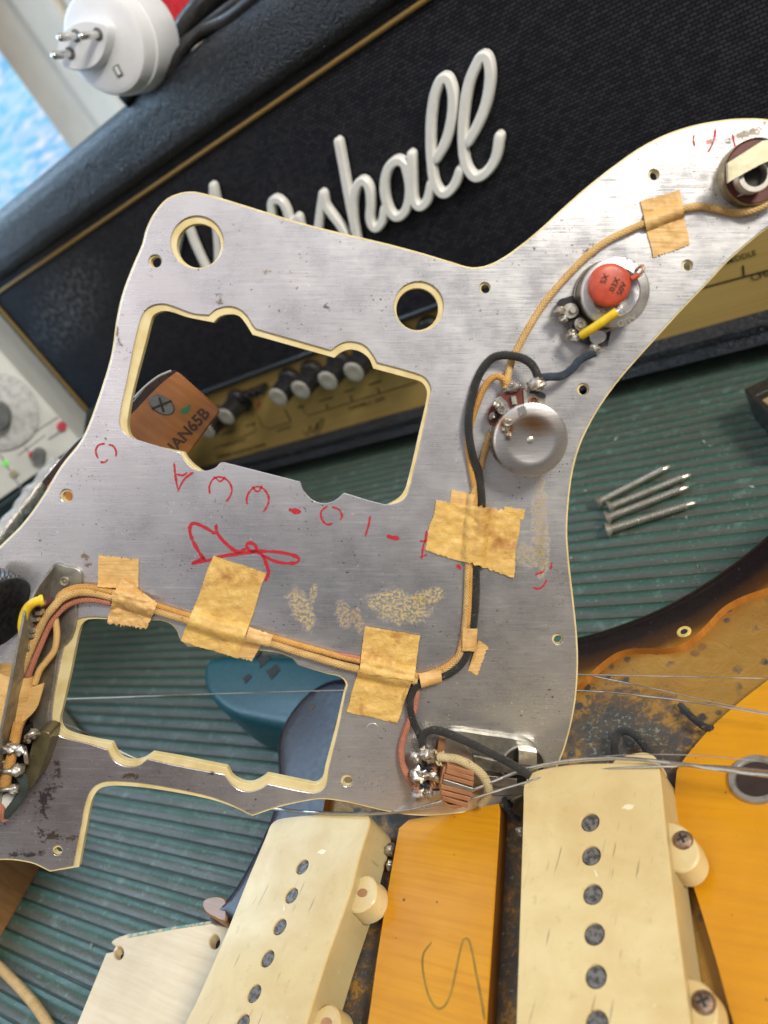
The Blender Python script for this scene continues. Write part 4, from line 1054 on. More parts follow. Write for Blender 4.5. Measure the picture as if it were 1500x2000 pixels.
UM = [(277, 617), (290, 600), (313, 593), (333, 596), (377, 612), (408, 615, 's'), (423, 603), (447, 598), (467, 603), (483, 617), (492, 632), (500, 642, 's'), (647, 684, 's'), (667, 670), (690, 667), (713, 675), (728, 692), (737, 708, 's'), (800, 725), (830, 737), (842, 757), (840, 777), (827, 840), (800, 953), (790, 973), (773, 983), (750, 985), (672, 963, 's'), (653, 978), (633, 983), (613, 978), (594, 960), (586, 941, 's'), (437, 903, 's'), (430, 904, 's'), (420, 914), (400, 920), (380, 917), (363, 903), (351, 884, 's'), (277, 862), (253, 853), (238, 840), (233, 820), (247, 747), (267, 650)]
UP_ = [(293, 633), (300, 616), (317, 608), (333, 609), (367, 620), (417, 630, 's'), (430, 618), (450, 614), (467, 618), (480, 633), (493, 654, 's'), (653, 699, 's'), (667, 688), (683, 683), (703, 687), (720, 700), (729, 720, 's'), (795, 738), (823, 747), (833, 762), (833, 780), (820, 838), (794, 948), (784, 968), (767, 981), (750, 987), (674, 966, 's'), (653, 981), (633, 986), (611, 981), (592, 962), (584, 944, 's'), (438, 907, 's'), (430, 907, 's'), (420, 917), (400, 922), (385, 914), (368, 899), (358, 884, 's'), (277, 866), (257, 855), (250, 842), (249, 820), (259, 765), (285, 665)]
LM = [(145, 1214), (168, 1205), (213, 1206), (297, 1209), (315, 1210), (336, 1218), (348, 1233), (354, 1248), (368, 1261, 's'), (480, 1266), (540, 1272), (572, 1284, 's'), (583, 1297, 's'), (637, 1313), (667, 1320), (680, 1334), (676, 1350), (663, 1417), (643, 1500), (637, 1533), (623, 1547), (600, 1548), (523, 1532, 's'), (507, 1542), (487, 1547), (467, 1543), (450, 1530), (437, 1513, 's'), (349, 1497), (288, 1483, 's'), (272, 1495), (250, 1498), (231, 1492), (218, 1481), (209, 1465, 's'), (168, 1452), (129, 1443), (111, 1433), (102, 1411), (102, 1386), (114, 1313), (129, 1250)]
LP_ = [(161, 1218), (175, 1210), (213, 1210), (297, 1212), (316, 1213), (334, 1220), (346, 1234), (352, 1249), (367, 1263, 's'), (480, 1269), (540, 1275), (571, 1286, 's'), (582, 1299, 's'), (637, 1316), (665, 1323), (675, 1336), (671, 1352), (656, 1417), (635, 1497), (629, 1522), (617, 1532), (600, 1530), (522, 1514, 's'), (508, 1524), (492, 1531), (473, 1529), (454, 1518), (443, 1500, 's'), (349, 1481), (297, 1472, 's'), (281, 1483), (263, 1488), (245, 1486), (231, 1477), (218, 1453, 's'), (180, 1446), (140, 1436), (122, 1426), (116, 1408), (122, 1381), (138, 1309), (152, 1241)]
SH = [(303, 510, 13), (947, 562, 11), (1277, 341, 11), (1343, 518, 11), (1139, 760, 12), (1089, 1248, 11), (130, 968, 13), (678, 1525, 12), (112, 1661, 10)]
rnd = [(385, 473, 52, 388, 480, 43), (818, 598, 49, 815, 604, 41)]
def hexl(l, s=True): return pxl(GP, l)
mh = [hexl(UM), hexl(LM)] + [[GP.px(*q) for q in circ(x, y, r, 24)] for x, y, r in SH] + [[GP.px(*q) for q in circ(a, b, c, 40)] for a, b, c, _, _, _ in rnd]
add('shield_plate', prism([hexl(MO)] + mh, GP, [(.00012, 0), (0, -.0001), (0, -.0006)]), ALU, pg, 'grey aluminium shielding plate', smooth_deg=30)
def shp(x, y, r):
    k = .35; return (x + (CX - x) * 0 + 1.5, y + 2, r * .80)
ph = [pxl(GP, UP_, -.0007), pxl(GP, LP_, -.0007)] + [[GP.px(q[0], q[1], -.0007) for q in circ(*shp(x, y, r), 20)] for x, y, r in SH] + [[GP.px(q[0], q[1], -.0007) for q in circ(a, b, c, 40)] for _, _, _, a, b, c in rnd]
add('plastic_plate', prism([pxl(GP, PO, -.0007)] + ph, GP, [(.0001, -.00075), (0, -.0009), (0, -.0030)]), GUARDP, pg, 'yellowed white plastic plate', smooth_deg=30)

WR = []   # registered wires (pixel paths) so that tape rides over them
def gwire(mat, pts, rpx, off=None, label=None, n=6, sides=10):
    """pts (x, y, lift mm above the plate)"""
    r = rpx * GP.mpp(pts[0][0], pts[0][1])
    q = [GP.hit(p[0], p[1], r + (p[2] if len(p) > 2 else 0) * .001) for p in pts]
    WR.append(([(p[0], p[1]) for p in pts], rpx, [2 * r + (p[2] if len(p) > 2 else 0) * .001 for p in pts]))
    s3 = smooth3(q, n); rr = [r * (1 + .06 * mnoise.noise(v * 300)) for v in s3]
    return add('wire', tube(s3, rr, sides), mat, pg, label, smooth_deg=70)
def hgt(x, y):
    h = 0
    for pts, rpx, hs in WR:
        for i in range(len(pts) - 1):
            a, b = pts[i], pts[i + 1]; dx, dy = b[0] - a[0], b[1] - a[1]; L = dx * dx + dy * dy
            t = max(0, min(1, ((x - a[0]) * dx + (y - a[1]) * dy) / L))
            d = math.hypot(x - a[0] - t * dx, y - a[1] - t * dy)
            hh = hs[i] + (hs[i + 1] - hs[i]) * t
            k = d / (rpx * 2.1)
            if k < 1: h = max(h, hh * (1 - k * k) ** .7 if k > .0 else hh)
    return h
gwire(C_BEIGE, [(1520, 385, 3), (1490, 403, 2.5), (1462, 413, 1.5), (1432, 415), (1400, 408), (1370, 403), (1330, 409), (1290, 424), (1267, 433), (1233, 447), (1187, 470), (1150, 497), (1110, 537), (1067, 587), (1033, 640), (1010, 683), (998, 711, .6), (992, 735, 2), (988, 760, 3)], 7.5, label='long beige cloth wire from the jack')
gwire(C_BEIGE, [(960, 845, 1), (953, 861), (943, 895), (936, 925), (926, 960), (922, 1000), (918, 1060), (914, 1110), (912, 1160), (910, 1200), (906, 1240), (900, 1275, .4), (880, 1300), (850, 1316), (815, 1322)], 6.5)
gwire(C_ORANGE, [(990, 756, 3), (985, 742, 3), (971, 735, 2.4), (957, 742, 1.6), (944, 760, 1), (934, 784, .3), (926, 806), (917, 840), (915, 880), (922, 925), (928, 960), (927, 1000), (924, 1060), (920, 1110), (917, 1160), (915, 1200), (913, 1240)], 6.5)
gwire(C_BLACK, [(1053, 742, 6.5), (1041, 715, 6), (1023, 701, 5), (1000, 695, 3.5), (980, 694, 2.5), (961, 700, 1.8), (944, 718, 1.2), (931, 744, .8), (923, 772, .8), (917, 803, 1.6), (915, 833, 1.8), (918, 864, 1.5), (925, 895, 1), (934, 918, .7), (938, 945, .5), (941, 980, .4), (937, 1040, .4), (932, 1090, .4), (930, 1120, .2), (930, 1160, .2), (927, 1200), (922, 1240, .3), (913, 1275, .5), (900, 1298, .5), (880, 1314, .5), (858, 1323, .5), (835, 1330, .5), (815, 1340, .5), (803, 1360, .5), (802, 1385, .6), (808, 1410, .8), (820, 1436, 2), (826, 1455, 3)], 8, label='long black cloth wire down the right of the plate')
gwire(C_BLUE, [(1163, 688, 5), (1133, 703, 4), (1117, 721, 4), (1097, 734, 4.5), (1072, 736, 6), (1056, 738, 6.5)], 8, label='blue black cloth wire between the two pots')
gwire(C_PINK, [(812, 1330), (813, 1355), (808, 1385), (799, 1410), (790, 1435), (784, 1462, .4), (786, 1490, 1), (796, 1516, 2), (807, 1533, 3)], 7, label='faded red cloth wire to the slide switch')
gwire(C_ORANGE, [(219, 1156, 1), (240, 1163, .8), (270, 1172, .3), (310, 1184), (370, 1203), (430, 1222), (490, 1235), (535, 1246), (580, 1259), (620, 1270), (660, 1281), (700, 1290), (760, 1306), (815, 1320), (850, 1312), (880, 1296), (897, 1275), (903, 1250)], 6)
gwire(C_BEIGE, [(30, 1338, 7), (39, 1320, 8), (51, 1290, 9), (63, 1260, 9), (75, 1233, 8.5), (88, 1207, 8), (105, 1185, 7), (123, 1168, 5), (150, 1158, 2.5), (180, 1158, 1.2), (219, 1167, .4), (260, 1179), (300, 1192), (370, 1213), (430, 1233), (490, 1246), (535, 1258), (580, 1273), (620, 1285), (660, 1297), (700, 1307), (760, 1322), (815, 1330)], 7.5)
gwire(C_ORANGE, [(112, 1176, 6), (118, 1163, 4.5), (135, 1152, 3), (157, 1147, 1.5), (187, 1149, .8), (219, 1156, .6)], 6.5)
gwire(C_PINK, [(51, 1335, 6), (60, 1305, 7), (72, 1275, 7), (82, 1252, 6.5), (93, 1227, 6), (108, 1203, 5), (127, 1184, 3), (150, 1174, 1.2), (180, 1171, .5), (217, 1177)], 6.5)
gwire(C_PINK, [(636, 1277), (660, 1279), (700, 1286), (720, 1292)], 5)
gwire(C_BLACK, [(829, 1474, 4), (825, 1452, 4.5), (828, 1434, 5), (845, 1426, 5.5), (867, 1430, 6), (900, 1443, 6.5), (950, 1467, 8), (1000, 1493, 10), (1036, 1516, 12)], 8, label='black cloth wire slanting to the right pickup')
gwire(C_CREAM, [(856, 1478, 5), (872, 1480, 6), (893, 1483, 7), (920, 1496, 7.5), (942, 1514, 7.5), (954, 1540, 6.5), (950, 1556, 5), (940, 1570, 3)], 8.5, label='pale cloth wire arching over the switch')

# tapes
def tape(q, nx=26, ny=26, lift=.00028, mat=None, jag=(2, 2, .5, .5), wr=.00035, seed=0, label=None):
    """q: corners TL TR BR BL in pixels; jag: ragged amount (px) at top, bottom, left, right"""
    def bil(s, t):
        a = (q[0][0] * (1 - s) + q[1][0] * s, q[0][1] * (1 - s) + q[1][1] * s); b = (q[3][0] * (1 - s) + q[2][0] * s, q[3][1] * (1 - s) + q[2][1] * s)
        return a[0] * (1 - t) + b[0] * t, a[1] * (1 - t) + b[1] * t
    wpx = math.hypot(q[1][0] - q[0][0], q[1][1] - q[0][1]); hpx = math.hypot(q[3][0] - q[0][0], q[3][1] - q[0][1])
    V, U, Fc = [], [], []
    saw = lambda k, a: a * ((k % 2) * .5 - .25) + a * 1.6 * mnoise.noise(Vector((k * .7, seed, 1)))
    for side in (0, 1):
        for j in range(ny + 1):
            for i in range(nx + 1):
                s, t = i / nx, j / ny
                if j == 0: t += saw(i, jag[0]) / hpx
                if j == ny: t += saw(i, jag[1]) / hpx
                if i == 0: s += saw(j, jag[2]) / wpx
                if i == nx: s += saw(j, jag[3]) / wpx
                s += .02 * mnoise.noise(Vector((t * 3, seed * 2.3, 5))); t += .02 * mnoise.noise(Vector((s * 3, seed * 1.3, 9)))
                x, y = bil(s, t)
                h = hgt(x, y) + lift + wr * (mnoise.noise(Vector((x * .05, y * .05, seed))) + .6 * mnoise.noise(Vector((x * .14, y * .09, seed + 4)))) * (1 if 0 < i < nx and 0 < j < ny else .4)
                h = max(h, lift * .6)
                if side: h = max(.00004, h - .00022)
                p = GP.hit(x, y, h); V.append(p); U.append(GP.l2(p))
    m = nx + 1; b = (nx + 1) * (ny + 1)
    for j in range(ny):
        for i in range(nx):
            a = j * m + i; Fc.append((a, a + m, a + m + 1, a + 1)); Fc.append((b + a, b + a + 1, b + a + m + 1, b + a + m))
    rim = [i for i in range(nx)] + [j * m + nx for j in range(ny)] + [ny * m + nx - i for i in range(nx)] + [(ny - j) * m for j in range(ny)]
    for k in range(len(rim)):
        a, c_ = rim[k], rim[(k + 1) % len(rim)]; Fc.append((a, c_, b + c_, b + a))
    return add('masking_tape', (V, Fc, U), mat or TAPE, pg, label, smooth_deg=50)
tape([(1250, 393), (1328, 372), (1347, 479), (1276, 503)], mat=TAPE2, seed=1, lift=.0004, jag=(3, 3, .5, .5))
tape([(882, 957), (928, 966), (922, 996), (878, 990)], mat=TAPE2, seed=11, nx=12, ny=8)
tape([(985, 990), (1026, 996), (1022, 1015), (984, 1012)], seed=21, nx=12, ny=8)
tape([(854, 978), (1019, 1002), (1003, 1127), (829, 1074)], 34, 28, .0006, seed=2, wr=.0007)
tape([(193, 1084), (272, 1093), (269, 1152), (190, 1146)], mat=TAPE2, seed=3, jag=(4, 1, .5, .5))
tape([(240, 1128), (308, 1178), (292, 1216), (215, 1168)], seed=4, lift=.0012, mat=TAPE2, wr=.0009)
tape([(222, 1164), (305, 1180), (286, 1228), (208, 1218)], seed=5, lift=.0010, mat=TAPE2, jag=(1, 5, 1, 1), wr=.0010)
tape([(417, 1086), (520, 1120), (464, 1286), (353, 1253)], 30, 40, .0004, seed=6, wr=.0006, jag=(1, 1, .4, .4))
tape([(472, 1248), (512, 1256), (492, 1291), (464, 1284)], seed=7, nx=12, ny=10, mat=TAPE2)
tape([(486, 1224), (533, 1240), (526, 1264), (480, 1254)], seed=8, nx=14, ny=10, mat=TAPE2, lift=.0006)
tape([(713, 1223), (821, 1241), (807, 1330), (700, 1314)], seed=9, wr=.0005, jag=(1, 1, .4, .4), lift=.0008)
tape([(700, 1308), (806, 1324), (776, 1413), (677, 1390)], seed=10, wr=.0005, jag=(1, 1, .4, .4), lift=.0005)
tape([(904, 1228), (933, 1228), (930, 1273), (903, 1271)], 10, 12, .0009, seed=12, mat=TAPE2, jag=(.5, .5, .3, .3))
tape([(818, 1316), (861, 1307), (864, 1333), (823, 1344)], 12, 8, .0009, seed=13, mat=TAPE2, jag=(.5, .5, .3, .3))
tape([(934, 1251), (953, 1263), (932, 1320), (914, 1310)], 10, 14, .0002, seed=14, mat=TAPE2, jag=(1, 1, .3, 3))

# pots
def gl(x, y, off): return GP.hit(x, y, off)
gn = GP.n
GRIME = None
def pot(cx, cy, rpx, h, mat_top, dish):
    pt = part('potentiometer', pg)
    c = gl(cx, cy, h); u, v = GP.l2(c); base = GP.w(u, v, 0); r = rpx * (c - CAMP).dot(-b_) / F
    prof = [(0, h - dish[0])]
    for k in range(1, 7): prof.append((r * dish[2] * k / 6, h - dish[0] * (1 - (k / 6) ** 2)))
    prof += [(r * dish[2] * 1.04, h - .0001), (r * .93, h), (r * .985, h - .0003), (r, h - .0009), (r * .985, h - .003), (r * .97, .0022), (r * 1.02, .0018), (r * 1.02, .0)]
    add('can', lathe(base, gn, prof, 56), mat_top, pt, smooth_deg=35)
    add('can_side', lathe(base, gn, [(r * .99, h - .0012), (r * .992, h - .003), (r * .985, .0022), (r * 1.03, .0016), (r * 1.03, .0)], 48), GRIME, pt, smooth_deg=35)
    return pt, base, r, Plane(GP.w(u, v, h), gn)
def mat_can():
    m = NT('stained_pot_can')
    bz = m.noise(1, 5, .6, m.co('UV', (120, 1400, 1), rot=1.0)); cl = m.noise(160, 5, .6)
    col = m.mix(m.ramp(bz, .35, .7), (.62, .60, .59), (.48, .45, .43))
    d = m.dist((.0008, .0048), sc_=(.0068, .0034), rot=-.25)
    col = m.mix(m.math('MULTIPLY', m.ramp(d, .2, 1.2, 1, 0), .9), col, (.36, .18, .06))
    d = m.dist((-.0075, .0042), sc_=(.0030, .0036), rot=.6); col = m.mix(m.ramp(m.math('ADD', d, m.math('MULTIPLY', cl, .6)), .8, 1.2, .9, 0), col, (.42, .14, .01))
    col = m.mix(m.ramp(cl, .62, .72, 0, .5), col, (.28, .2, .12))
    m.set(base=col, rough=m.ramp(bz, .3, .7, .22, .36), metal=.9); m.bump(bz, .1, .0002); return m.m
CAN = mat_can()
GRIME = mat_metal('grimy_can_side', (.34, .30, .22), .42, (.09, .07, .045), .42, .62, 500)
p1, base1, r1, PL1 = pot(1037, 860, 73, .0115, CAN, (.0008, 0, .70))
# orient lathe uv by plane: centre rivet
add('rivet', lathe(base1, gn, [(0, .0112), (.0006, .0112), (.0010, .0110), (.0012, .0104)], 20), SCREWM, p1, smooth_deg=40)
def pp_(l, top, bot, mat, par, name, sm=True, b=.0001): return add(name, prism([pxl(GP, l, top, sm, 3)], GP, [(b, top), (0, top - b), (0, bot)]), mat, par, smooth_deg=35)
pp_([(975, 772, 's'), (993, 764), (1022, 758), (1028, 792, 's'), (1000, 800), (978, 812, 's')], .0075, .004, FIBRE, p1, 'wafer')
pp_([(955, 800), (975, 790), (985, 815), (975, 832), (958, 830)], .005, .0025, FIBRE, p1, 'wafer')
pp_([(1022, 762, 's'), (1040, 762), (1064, 772), (1062, 790), (1045, 800, 's'), (1024, 795, 's')], .0082, .0074, SCREWM, p1, 'lug')
pp_([(1034, 766), (1050, 764), (1063, 768), (1066, 776), (1058, 777), (1045, 770)], .0092, .0083, WAFER, p1, 'shadowed_tab')
pp_([(967, 780, 's'), (978, 774, 's'), (990, 786), (996, 800, 's'), (984, 806, 's'), (972, 800, 's')], .0085, .0075, CHROME, p1, 'lug')
pp_([(998, 774, 's'), (1008, 773, 's'), (1011, 790, 's'), (1001, 790, 's')], .0088, .0075, SCREWM, p1, 'lug')
def ringp(x, y, r, r2, top, bot, mat, par, name):
    c = GP.px(x, y, top); return add(name, prism([circ(c[0], c[1], r, 20), circ(c[0], c[1], r2, 20)], GP, [(.00015, top), (0, top - .0002), (0, bot)]), mat, par, smooth_deg=40)
def discp(x, y, r, top, bot, mat, par, name, seg=20):
    c = GP.px(x, y, top); return add(name, prism([circ(c[0], c[1], r, seg)], GP, [(.0002, top), (0, top - .0002), (0, bot)]), mat, par, smooth_deg=40)
ringp(981, 801, .0013, .0008, .0095, .008, SOLDER, p1, 'eyelet'); ringp(1043, 783, .0015, .0009, .0092, .008, mat_metal('copper_rivet', (.42, .24, .14), .35), p1, 'eyelet'); discp(1043, 783, .0010, .0086, .008, simple('dark_copper', (.12, .05, .03), .5), p1, 'eyelet_core')
pp_([(1012, 796, 's'), (1024, 791, 's'), (1030, 806, 's'), (1018, 812, 's')], .0124, .0100, CHROME, p1, 'clip')
for i, (x, y, o, r, sq) in enumerate(((1003, 757, .0082, .0016, (1.4, 1, .8)), (1046, 752, .0090, .0021, (1.5, 1, .9)), (1052, 748, .0095, .0014, (1, 1, 1)), (990, 828, .0118, .0014, (1.2, 1, 1)), (986, 838, .0118, .0012, (1, 1, 1)), (993, 850, .0120, .0010, (1, 1, 1)), (972, 790, .0080, .0014, (1, 1, 1)), (963, 812, .0060, .0012, (1, 1, 1)))):
    add('solder_blob', blob(gl(x, y, o), r, .55, i + 3, sq), SOLDER, p1, smooth_deg=60)
p2, base2, r2_, PL2 = pot(1203, 571, 67, .0105, TIN, (.0016, 0, .62))
add('can_groove', lathe(base2, gn, [(r2_ * .66, .0105), (r2_ * .69, .01085), (r2_ * .72, .0105)], 48), CHROME, p2, smooth_deg=50)
pp_([(1090, 590), (1120, 577, 's'), (1134, 618), (1165, 658), (1194, 646, 's'), (1187, 676, 's'), (1152, 674), (1118, 652), (1106, 628)], .0048, .002, WAFER, p2, 'wafer')
pp_([(1100, 602), (1112, 592), (1126, 596), (1130, 612), (1114, 622), (1102, 614)], .0062, .0050, SCREWM, p2, 'lug'); discp(1120, 605, .0011, .0072, .006, STEEL, p2, 'rivet')
pp_([(1122, 630), (1132, 620), (1146, 630), (1144, 642), (1130, 646)], .0064, .0050, SCREWM, p2, 'lug'); ringp(1136, 633, .0012, .0007, .0074, .006, SCREWM, p2, 'eyelet')
pp_([(1152, 655), (1170, 645), (1184, 652), (1180, 666), (1160, 672)], .0060, .0050, CHROME, p2, 'lug')
pp_([(1152, 678), (1165, 668, 's'), (1172, 678), (1186, 684, 's'), (1170, 688)], .0058, .0050, CHROME, p2, 'lug')
for i, (x, y, o, r) in enumerate(((1092, 607, .006, .0013), (1100, 622, .006, .0011), (1116, 652, .0065, .0013), (1124, 660, .007, .0012), (1162, 682, .006, .0012), (1113, 657, .0060, .0010))):
    add('solder_blob', blob(gl(x, y, o), r, .55, i + 13, (1.2, 1, .9)), SOLDER, p2, smooth_deg=60)
# ring of stamped characters
ST = []
for k, ch in enumerate('3046      AUD'):
    if ch == ' ': continue
    an = math.radians(78 - k * 12.5); ccx, ccy = GP.l2(base2)
    qx, qy = ccx + r2_ * .80 * math.cos(an), ccy + r2_ * .80 * math.sin(an)
    tv = text_mesh(ch, Plane(GP.w(0, 0, 0), gn), 750, 1000, .0026, an - math.pi / 2, bold=.01)
    o0 = Vector(GP.px(750, 1000)); vv = [p_ + GP.u * (qx - o0.x) + GP.v * (qy - o0.y) + gn * .0104 for p_ in tv[0]]
    add('stamped_character', (vv, tv[1], tv[2]), mat_metal('stamp_shade', (.30, .28, .26), .5), p2)
# capacitor
cp = part('capacitor', pg, 'round red ceramic capacitor')
cc0 = gl(1192, 556, .0142); u, v = GP.l2(cc0); rc = 42.5 * (cc0 - CAMP).dot(-b_) / F
add('disc', lathe(GP.w(u, v, 0), gn, [(0, .0144), (rc * .7, .0143), (rc * .93, .0139), (rc, .0130), (rc * .96, .0120), (rc * .7, .0114)], 48), REDC, cp, smooth_deg=60)
CPL = Plane(GP.w(0, 0, .01445), gn)
for (t_, x, y) in (('5X', 1181, 556), ('.03X', 1197, 574), ('50V', 1213, 578)):
    add('print', text_mesh(t_, CPL, x, y, .0023, math.radians(66), z=.0001), INK, cp)
add('lead', tube(smooth3([gl(1232, 545, .0135), gl(1246, 538, .0138), gl(1256, 527, .0140), (gl(1255, 519, .0135)), gl(1245, 524, .011)], 5), .00045, 8), mat_metal('copper_lead', (.5, .25, .18), .3), cp, smooth_deg=60)
add('lead_sleeve', tube([gl(1233, 545, .0136), gl(1247, 537, .0139)], .0008, 8), REDC, cp, smooth_deg=60)
add('sleeve', tube([gl(1136, 655, .0095), gl(1160, 640, .0128), gl(1205, 609, .0150)], [.00125, .0013, .0013], 16), YEL, cp, 'yellow insulating sleeve', smooth_deg=50)

# output jack
jk = part('output_jack', pg)
c = gl(1474, 336, .004); u, v = GP.l2(c)
rj = 62 * (c - CAMP).dot(-b_) / F
add('fibre_disc', lathe(GP.w(u, v, 0), gn, [(0, .0045), (rj * .93, .0045), (rj * .97, .0042), (rj * .97, .002)], 48), FIBRE, jk, smooth_deg=35)
add('rim', lathe(GP.w(u, v, 0), gn, [(rj * .955, .0035), (rj * .965, .0048), (rj * .99, .0050), (rj * 1.01, .0044), (rj * 1.01, 0)], 56), mat_metal('brass_rim', (.40, .34, .22), .34, (.16, .11, .06), .45, .65), jk, smooth_deg=40)
hexn = [(gl_x, gl_y) for gl_x, gl_y in ((1446, 352), (1443, 330), (1462, 318), (1500, 318), (1508, 345), (1490, 364), (1462, 372))]
pp_([(1446, 350, 's'), (1445, 330, 's'), (1465, 315, 's'), (1495, 312, 's'), (1510, 330, 's'), (1503, 352, 's'), (1482, 366, 's'), (1463, 378, 's'), (1441, 384, 's'), (1452, 372, 's')], .0062, .004, CHROME, jk, 'nut', False)
ringp(1476, 340, .0048, .0032, .0100, .006, STEEL, jk, 'bushing'); discp(1476, 340, .0034, .0066, .006, INK, jk, 'bushing_hole')
pp_([(1421, 318, 's'), (1490, 274, 's'), (1540, 268, 's'), (1540, 312, 's'), (1500, 316), (1470, 330), (1422, 357, 's')], .0122, .0112, mat_metal('pale_spring_metal', (.50, .47, .34), .42, (.4, .36, .24)), jk, 'spring_contact')
add('contact_arm', boxp(GP, GP.px(1530, 290, .01)[0], GP.px(1530, 290, .01)[1], .003, .007, .012, .004, 0), SCREWM, jk)

# slide switch
sw = part('slide_switch', pg)
pp_([(846, 1462), (848, 1446), (862, 1431), (882, 1424), (950, 1433), (1020, 1444), (1046, 1459), (1062, 1482), (1066, 1510), (1050, 1545), (1000, 1556), (900, 1550), (856, 1530)], .0016, .0001, BRACK, sw, 'switch_plate', True, .0006)
c = GP.px(1022, 1496, .0018)
add('plate_hole', prism([circ(c[0], c[1], .0076, 36), circ(c[0], c[1], .0068, 36)], GP, [(.0002, .0022), (0, .002), (0, .0014)]), SCREWM, sw, smooth_deg=40)
add('hole_core', prism([circ(c[0], c[1], .0069, 36)], GP, [(0, .00175), (0, .0014)]), INK, sw)
pp_([(1013, 1465, 's'), (1049, 1470, 's'), (1049, 1497, 's'), (1013, 1493, 's')], .0050, .002, CHROME, sw, 'slider', False)
pp_([(925, 1478), (1000, 1492, 's'), (1052, 1496, 's'), (1052, 1520, 's'), (1000, 1512, 's'), (930, 1500, 's')], .0042, .003, BRACK, sw, 'slider_plate', False)
pp_([(925, 1512, 's'), (1010, 1522, 's'), (1010, 1540, 's'), (925, 1530, 's')], .0040, .003, STEEL, sw, 'rail', False)
pp_([(862, 1445), (885, 1440), (905, 1455), (918, 1470), (925, 1490), (900, 1492), (868, 1480)], .0034, .0016, STEEL, sw, 'solder_tab')
pp_([(858, 1440, 's'), (870, 1444, 's'), (866, 1480, 's'), (852, 1478, 's')], .0040, .0016, FIBRE2, sw, 'fibre_strip', False)
L7 = [((874, 1494), (926, 1508)), ((872, 1502), (926, 1518)), ((868, 1512), (925, 1528)), ((866, 1522), (924, 1540)), ((862, 1532), (923, 1548)), ((862, 1544), (920, 1558)), ((864, 1555), (914, 1570))]
for i, (a, b) in enumerate(L7):
    h_ = 8.2 if i != 3 else 9.0
    top = .0105 - i * .00012
    pp_([(a[0], a[1], 's'), (b[0], b[1], 's'), (b[0] - 1, b[1] + h_, 's'), (a[0] - 1, a[1] + h_, 's')], top, .002, STEEL if i == 3 else FIBRE2, sw, 'lamination', False)
pp_([(858, 1536, 's'), (866, 1500, 's'), (874, 1496, 's'), (868, 1566, 's'), (880, 1574), (905, 1572), (890, 1580), (866, 1570)], .0092, .002, FIBRE2, sw, 'fibre_block', True)
for i, (x, y, o, r, sq) in enumerate(((814, 1478, .0060, .0020, (1.2, 1, 1)), (832, 1470, .0075, .0022, (1, 1, 1)), (842, 1478, .0070, .0018, (1, 1, 1.1)), (818, 1514, .0075, .0024, (1.2, 1, 1)), (812, 1520, .0070, .0015, (1, 1, 1)), (818, 1548, .0060, .0022, (1.3, 1, .8)), (836, 1548, .0055, .0016, (1, 1, 1)), (842, 1515, .0075, .0012, (1.5, 1, 1)))):
    add('solder_blob', blob(gl(x, y, o), r, .6, i + 23, sq), SOLDER, sw, smooth_deg=60)
for (x, y, x2, y2, o) in ((822, 1474, 860, 1482, .005), (824, 1512, 860, 1524, .006), (824, 1548, 862, 1546, .0045)):
    add('terminal', tube([gl(x, y, o), gl(x2, y2, o)], .0011, 6), SCREWM, sw, smooth_deg=40)
for i, (x, y) in enumerate(((828, 1490), (835, 1500), (846, 1505), (848, 1530), (830, 1532))):
    add('frayed_cloth', blob(gl(x, y, .0045), .0016, .8, i + 40), (C_BLACK, C_BLACK, FIBRE2, FIBRE2, DARK)[i], sw, smooth_deg=60)
for i, (x, y, m_) in enumerate(((855, 1472, C_CREAM), (849, 1482, C_CREAM), (858, 1484, C_CREAM), (808, 1536, C_PINK), (816, 1534, C_PINK))):
    for k in range(3):
        p = gl(x, y, .0065); d = Vector((random.uniform(-1, 1), random.uniform(-1, 1), random.uniform(-1, 1))) * .002
        add('frayed_strand', tube([p, p + d * .6 + gn * .001, p + d], .0004, 5), m_, sw)
discp(728, 1424, .0022, .0002, .0, ALU, pg, 'stamped_ring'); 

# rhythm control bracket at the left
bk = part('control_bracket', pg)
pp_([(104, 1102), (128, 1106), (152, 1112), (160, 1128), (157, 1150), (148, 1168), (150, 1200), (140, 1245), (115, 1272), (106, 1330), (92, 1400), (84, 1438), (60, 1440), (60, 1350), (88, 1200), (97, 1150)], .0011, .0001, BRACK, bk, 'bracket_foot', True, .0003)
ringp(124, 1137, .0017, .0009, .0018, .001, SCREWM, bk, 'rivet'); discp(124, 1137, .0009, .0014, .001, STEEL, bk, 'rivet_core')
def upright(pts, h, th, mat, name, par):
    V, Fc, U = [], [], []
    q = [GP.px(x, y) for x, y in pts]
    n = len(q)
    hs = h if isinstance(h, list) else [h] * n
    for k, (z, o) in enumerate(((0, 0), (1, 0), (1, th), (0, th))):
        for i in range(n):
            t = Vector(q[min(i + 1, n - 1)]) - Vector(q[max(i - 1, 0)]); t.normalize(); nn = Vector((-t.y, t.x)) * o
            V.append(GP.w(q[i][0] + nn.x, q[i][1] + nn.y, z * hs[i])); U.append((q[i][0], z * hs[i]))
    for k in range(4):
        for i in range(n - 1):
            a, b = k * n + i, ((k + 1) % 4) * n + i; Fc.append((a, a + 1, b + 1, b))
    Fc.append((0, n, 2 * n, 3 * n)); Fc.append((n - 1, 2 * n - 1, 3 * n - 1, 4 * n - 1))
    return add(name, (V, Fc, U), mat, par, smooth_deg=30)
upright([(105, 1103), (101, 1125), (96, 1160), (88, 1210), (70, 1300), (50, 1400), (34, 1480), (20, 1560)], [.001, .010, .0175, .0185, .0185, .0185, .0185, .016], .0008, BRACK, 'bracket_wall', bk)
PB = [(44, 1190, 's'), (72, 1178, 's'), (80, 1190, 's'), (62, 1250, 's'), (40, 1330, 's'), (22, 1345, 's'), (25, 1300, 's')]
pp_(PB, .0105, .002, FIBRE, bk, 'miniature_pot', False)
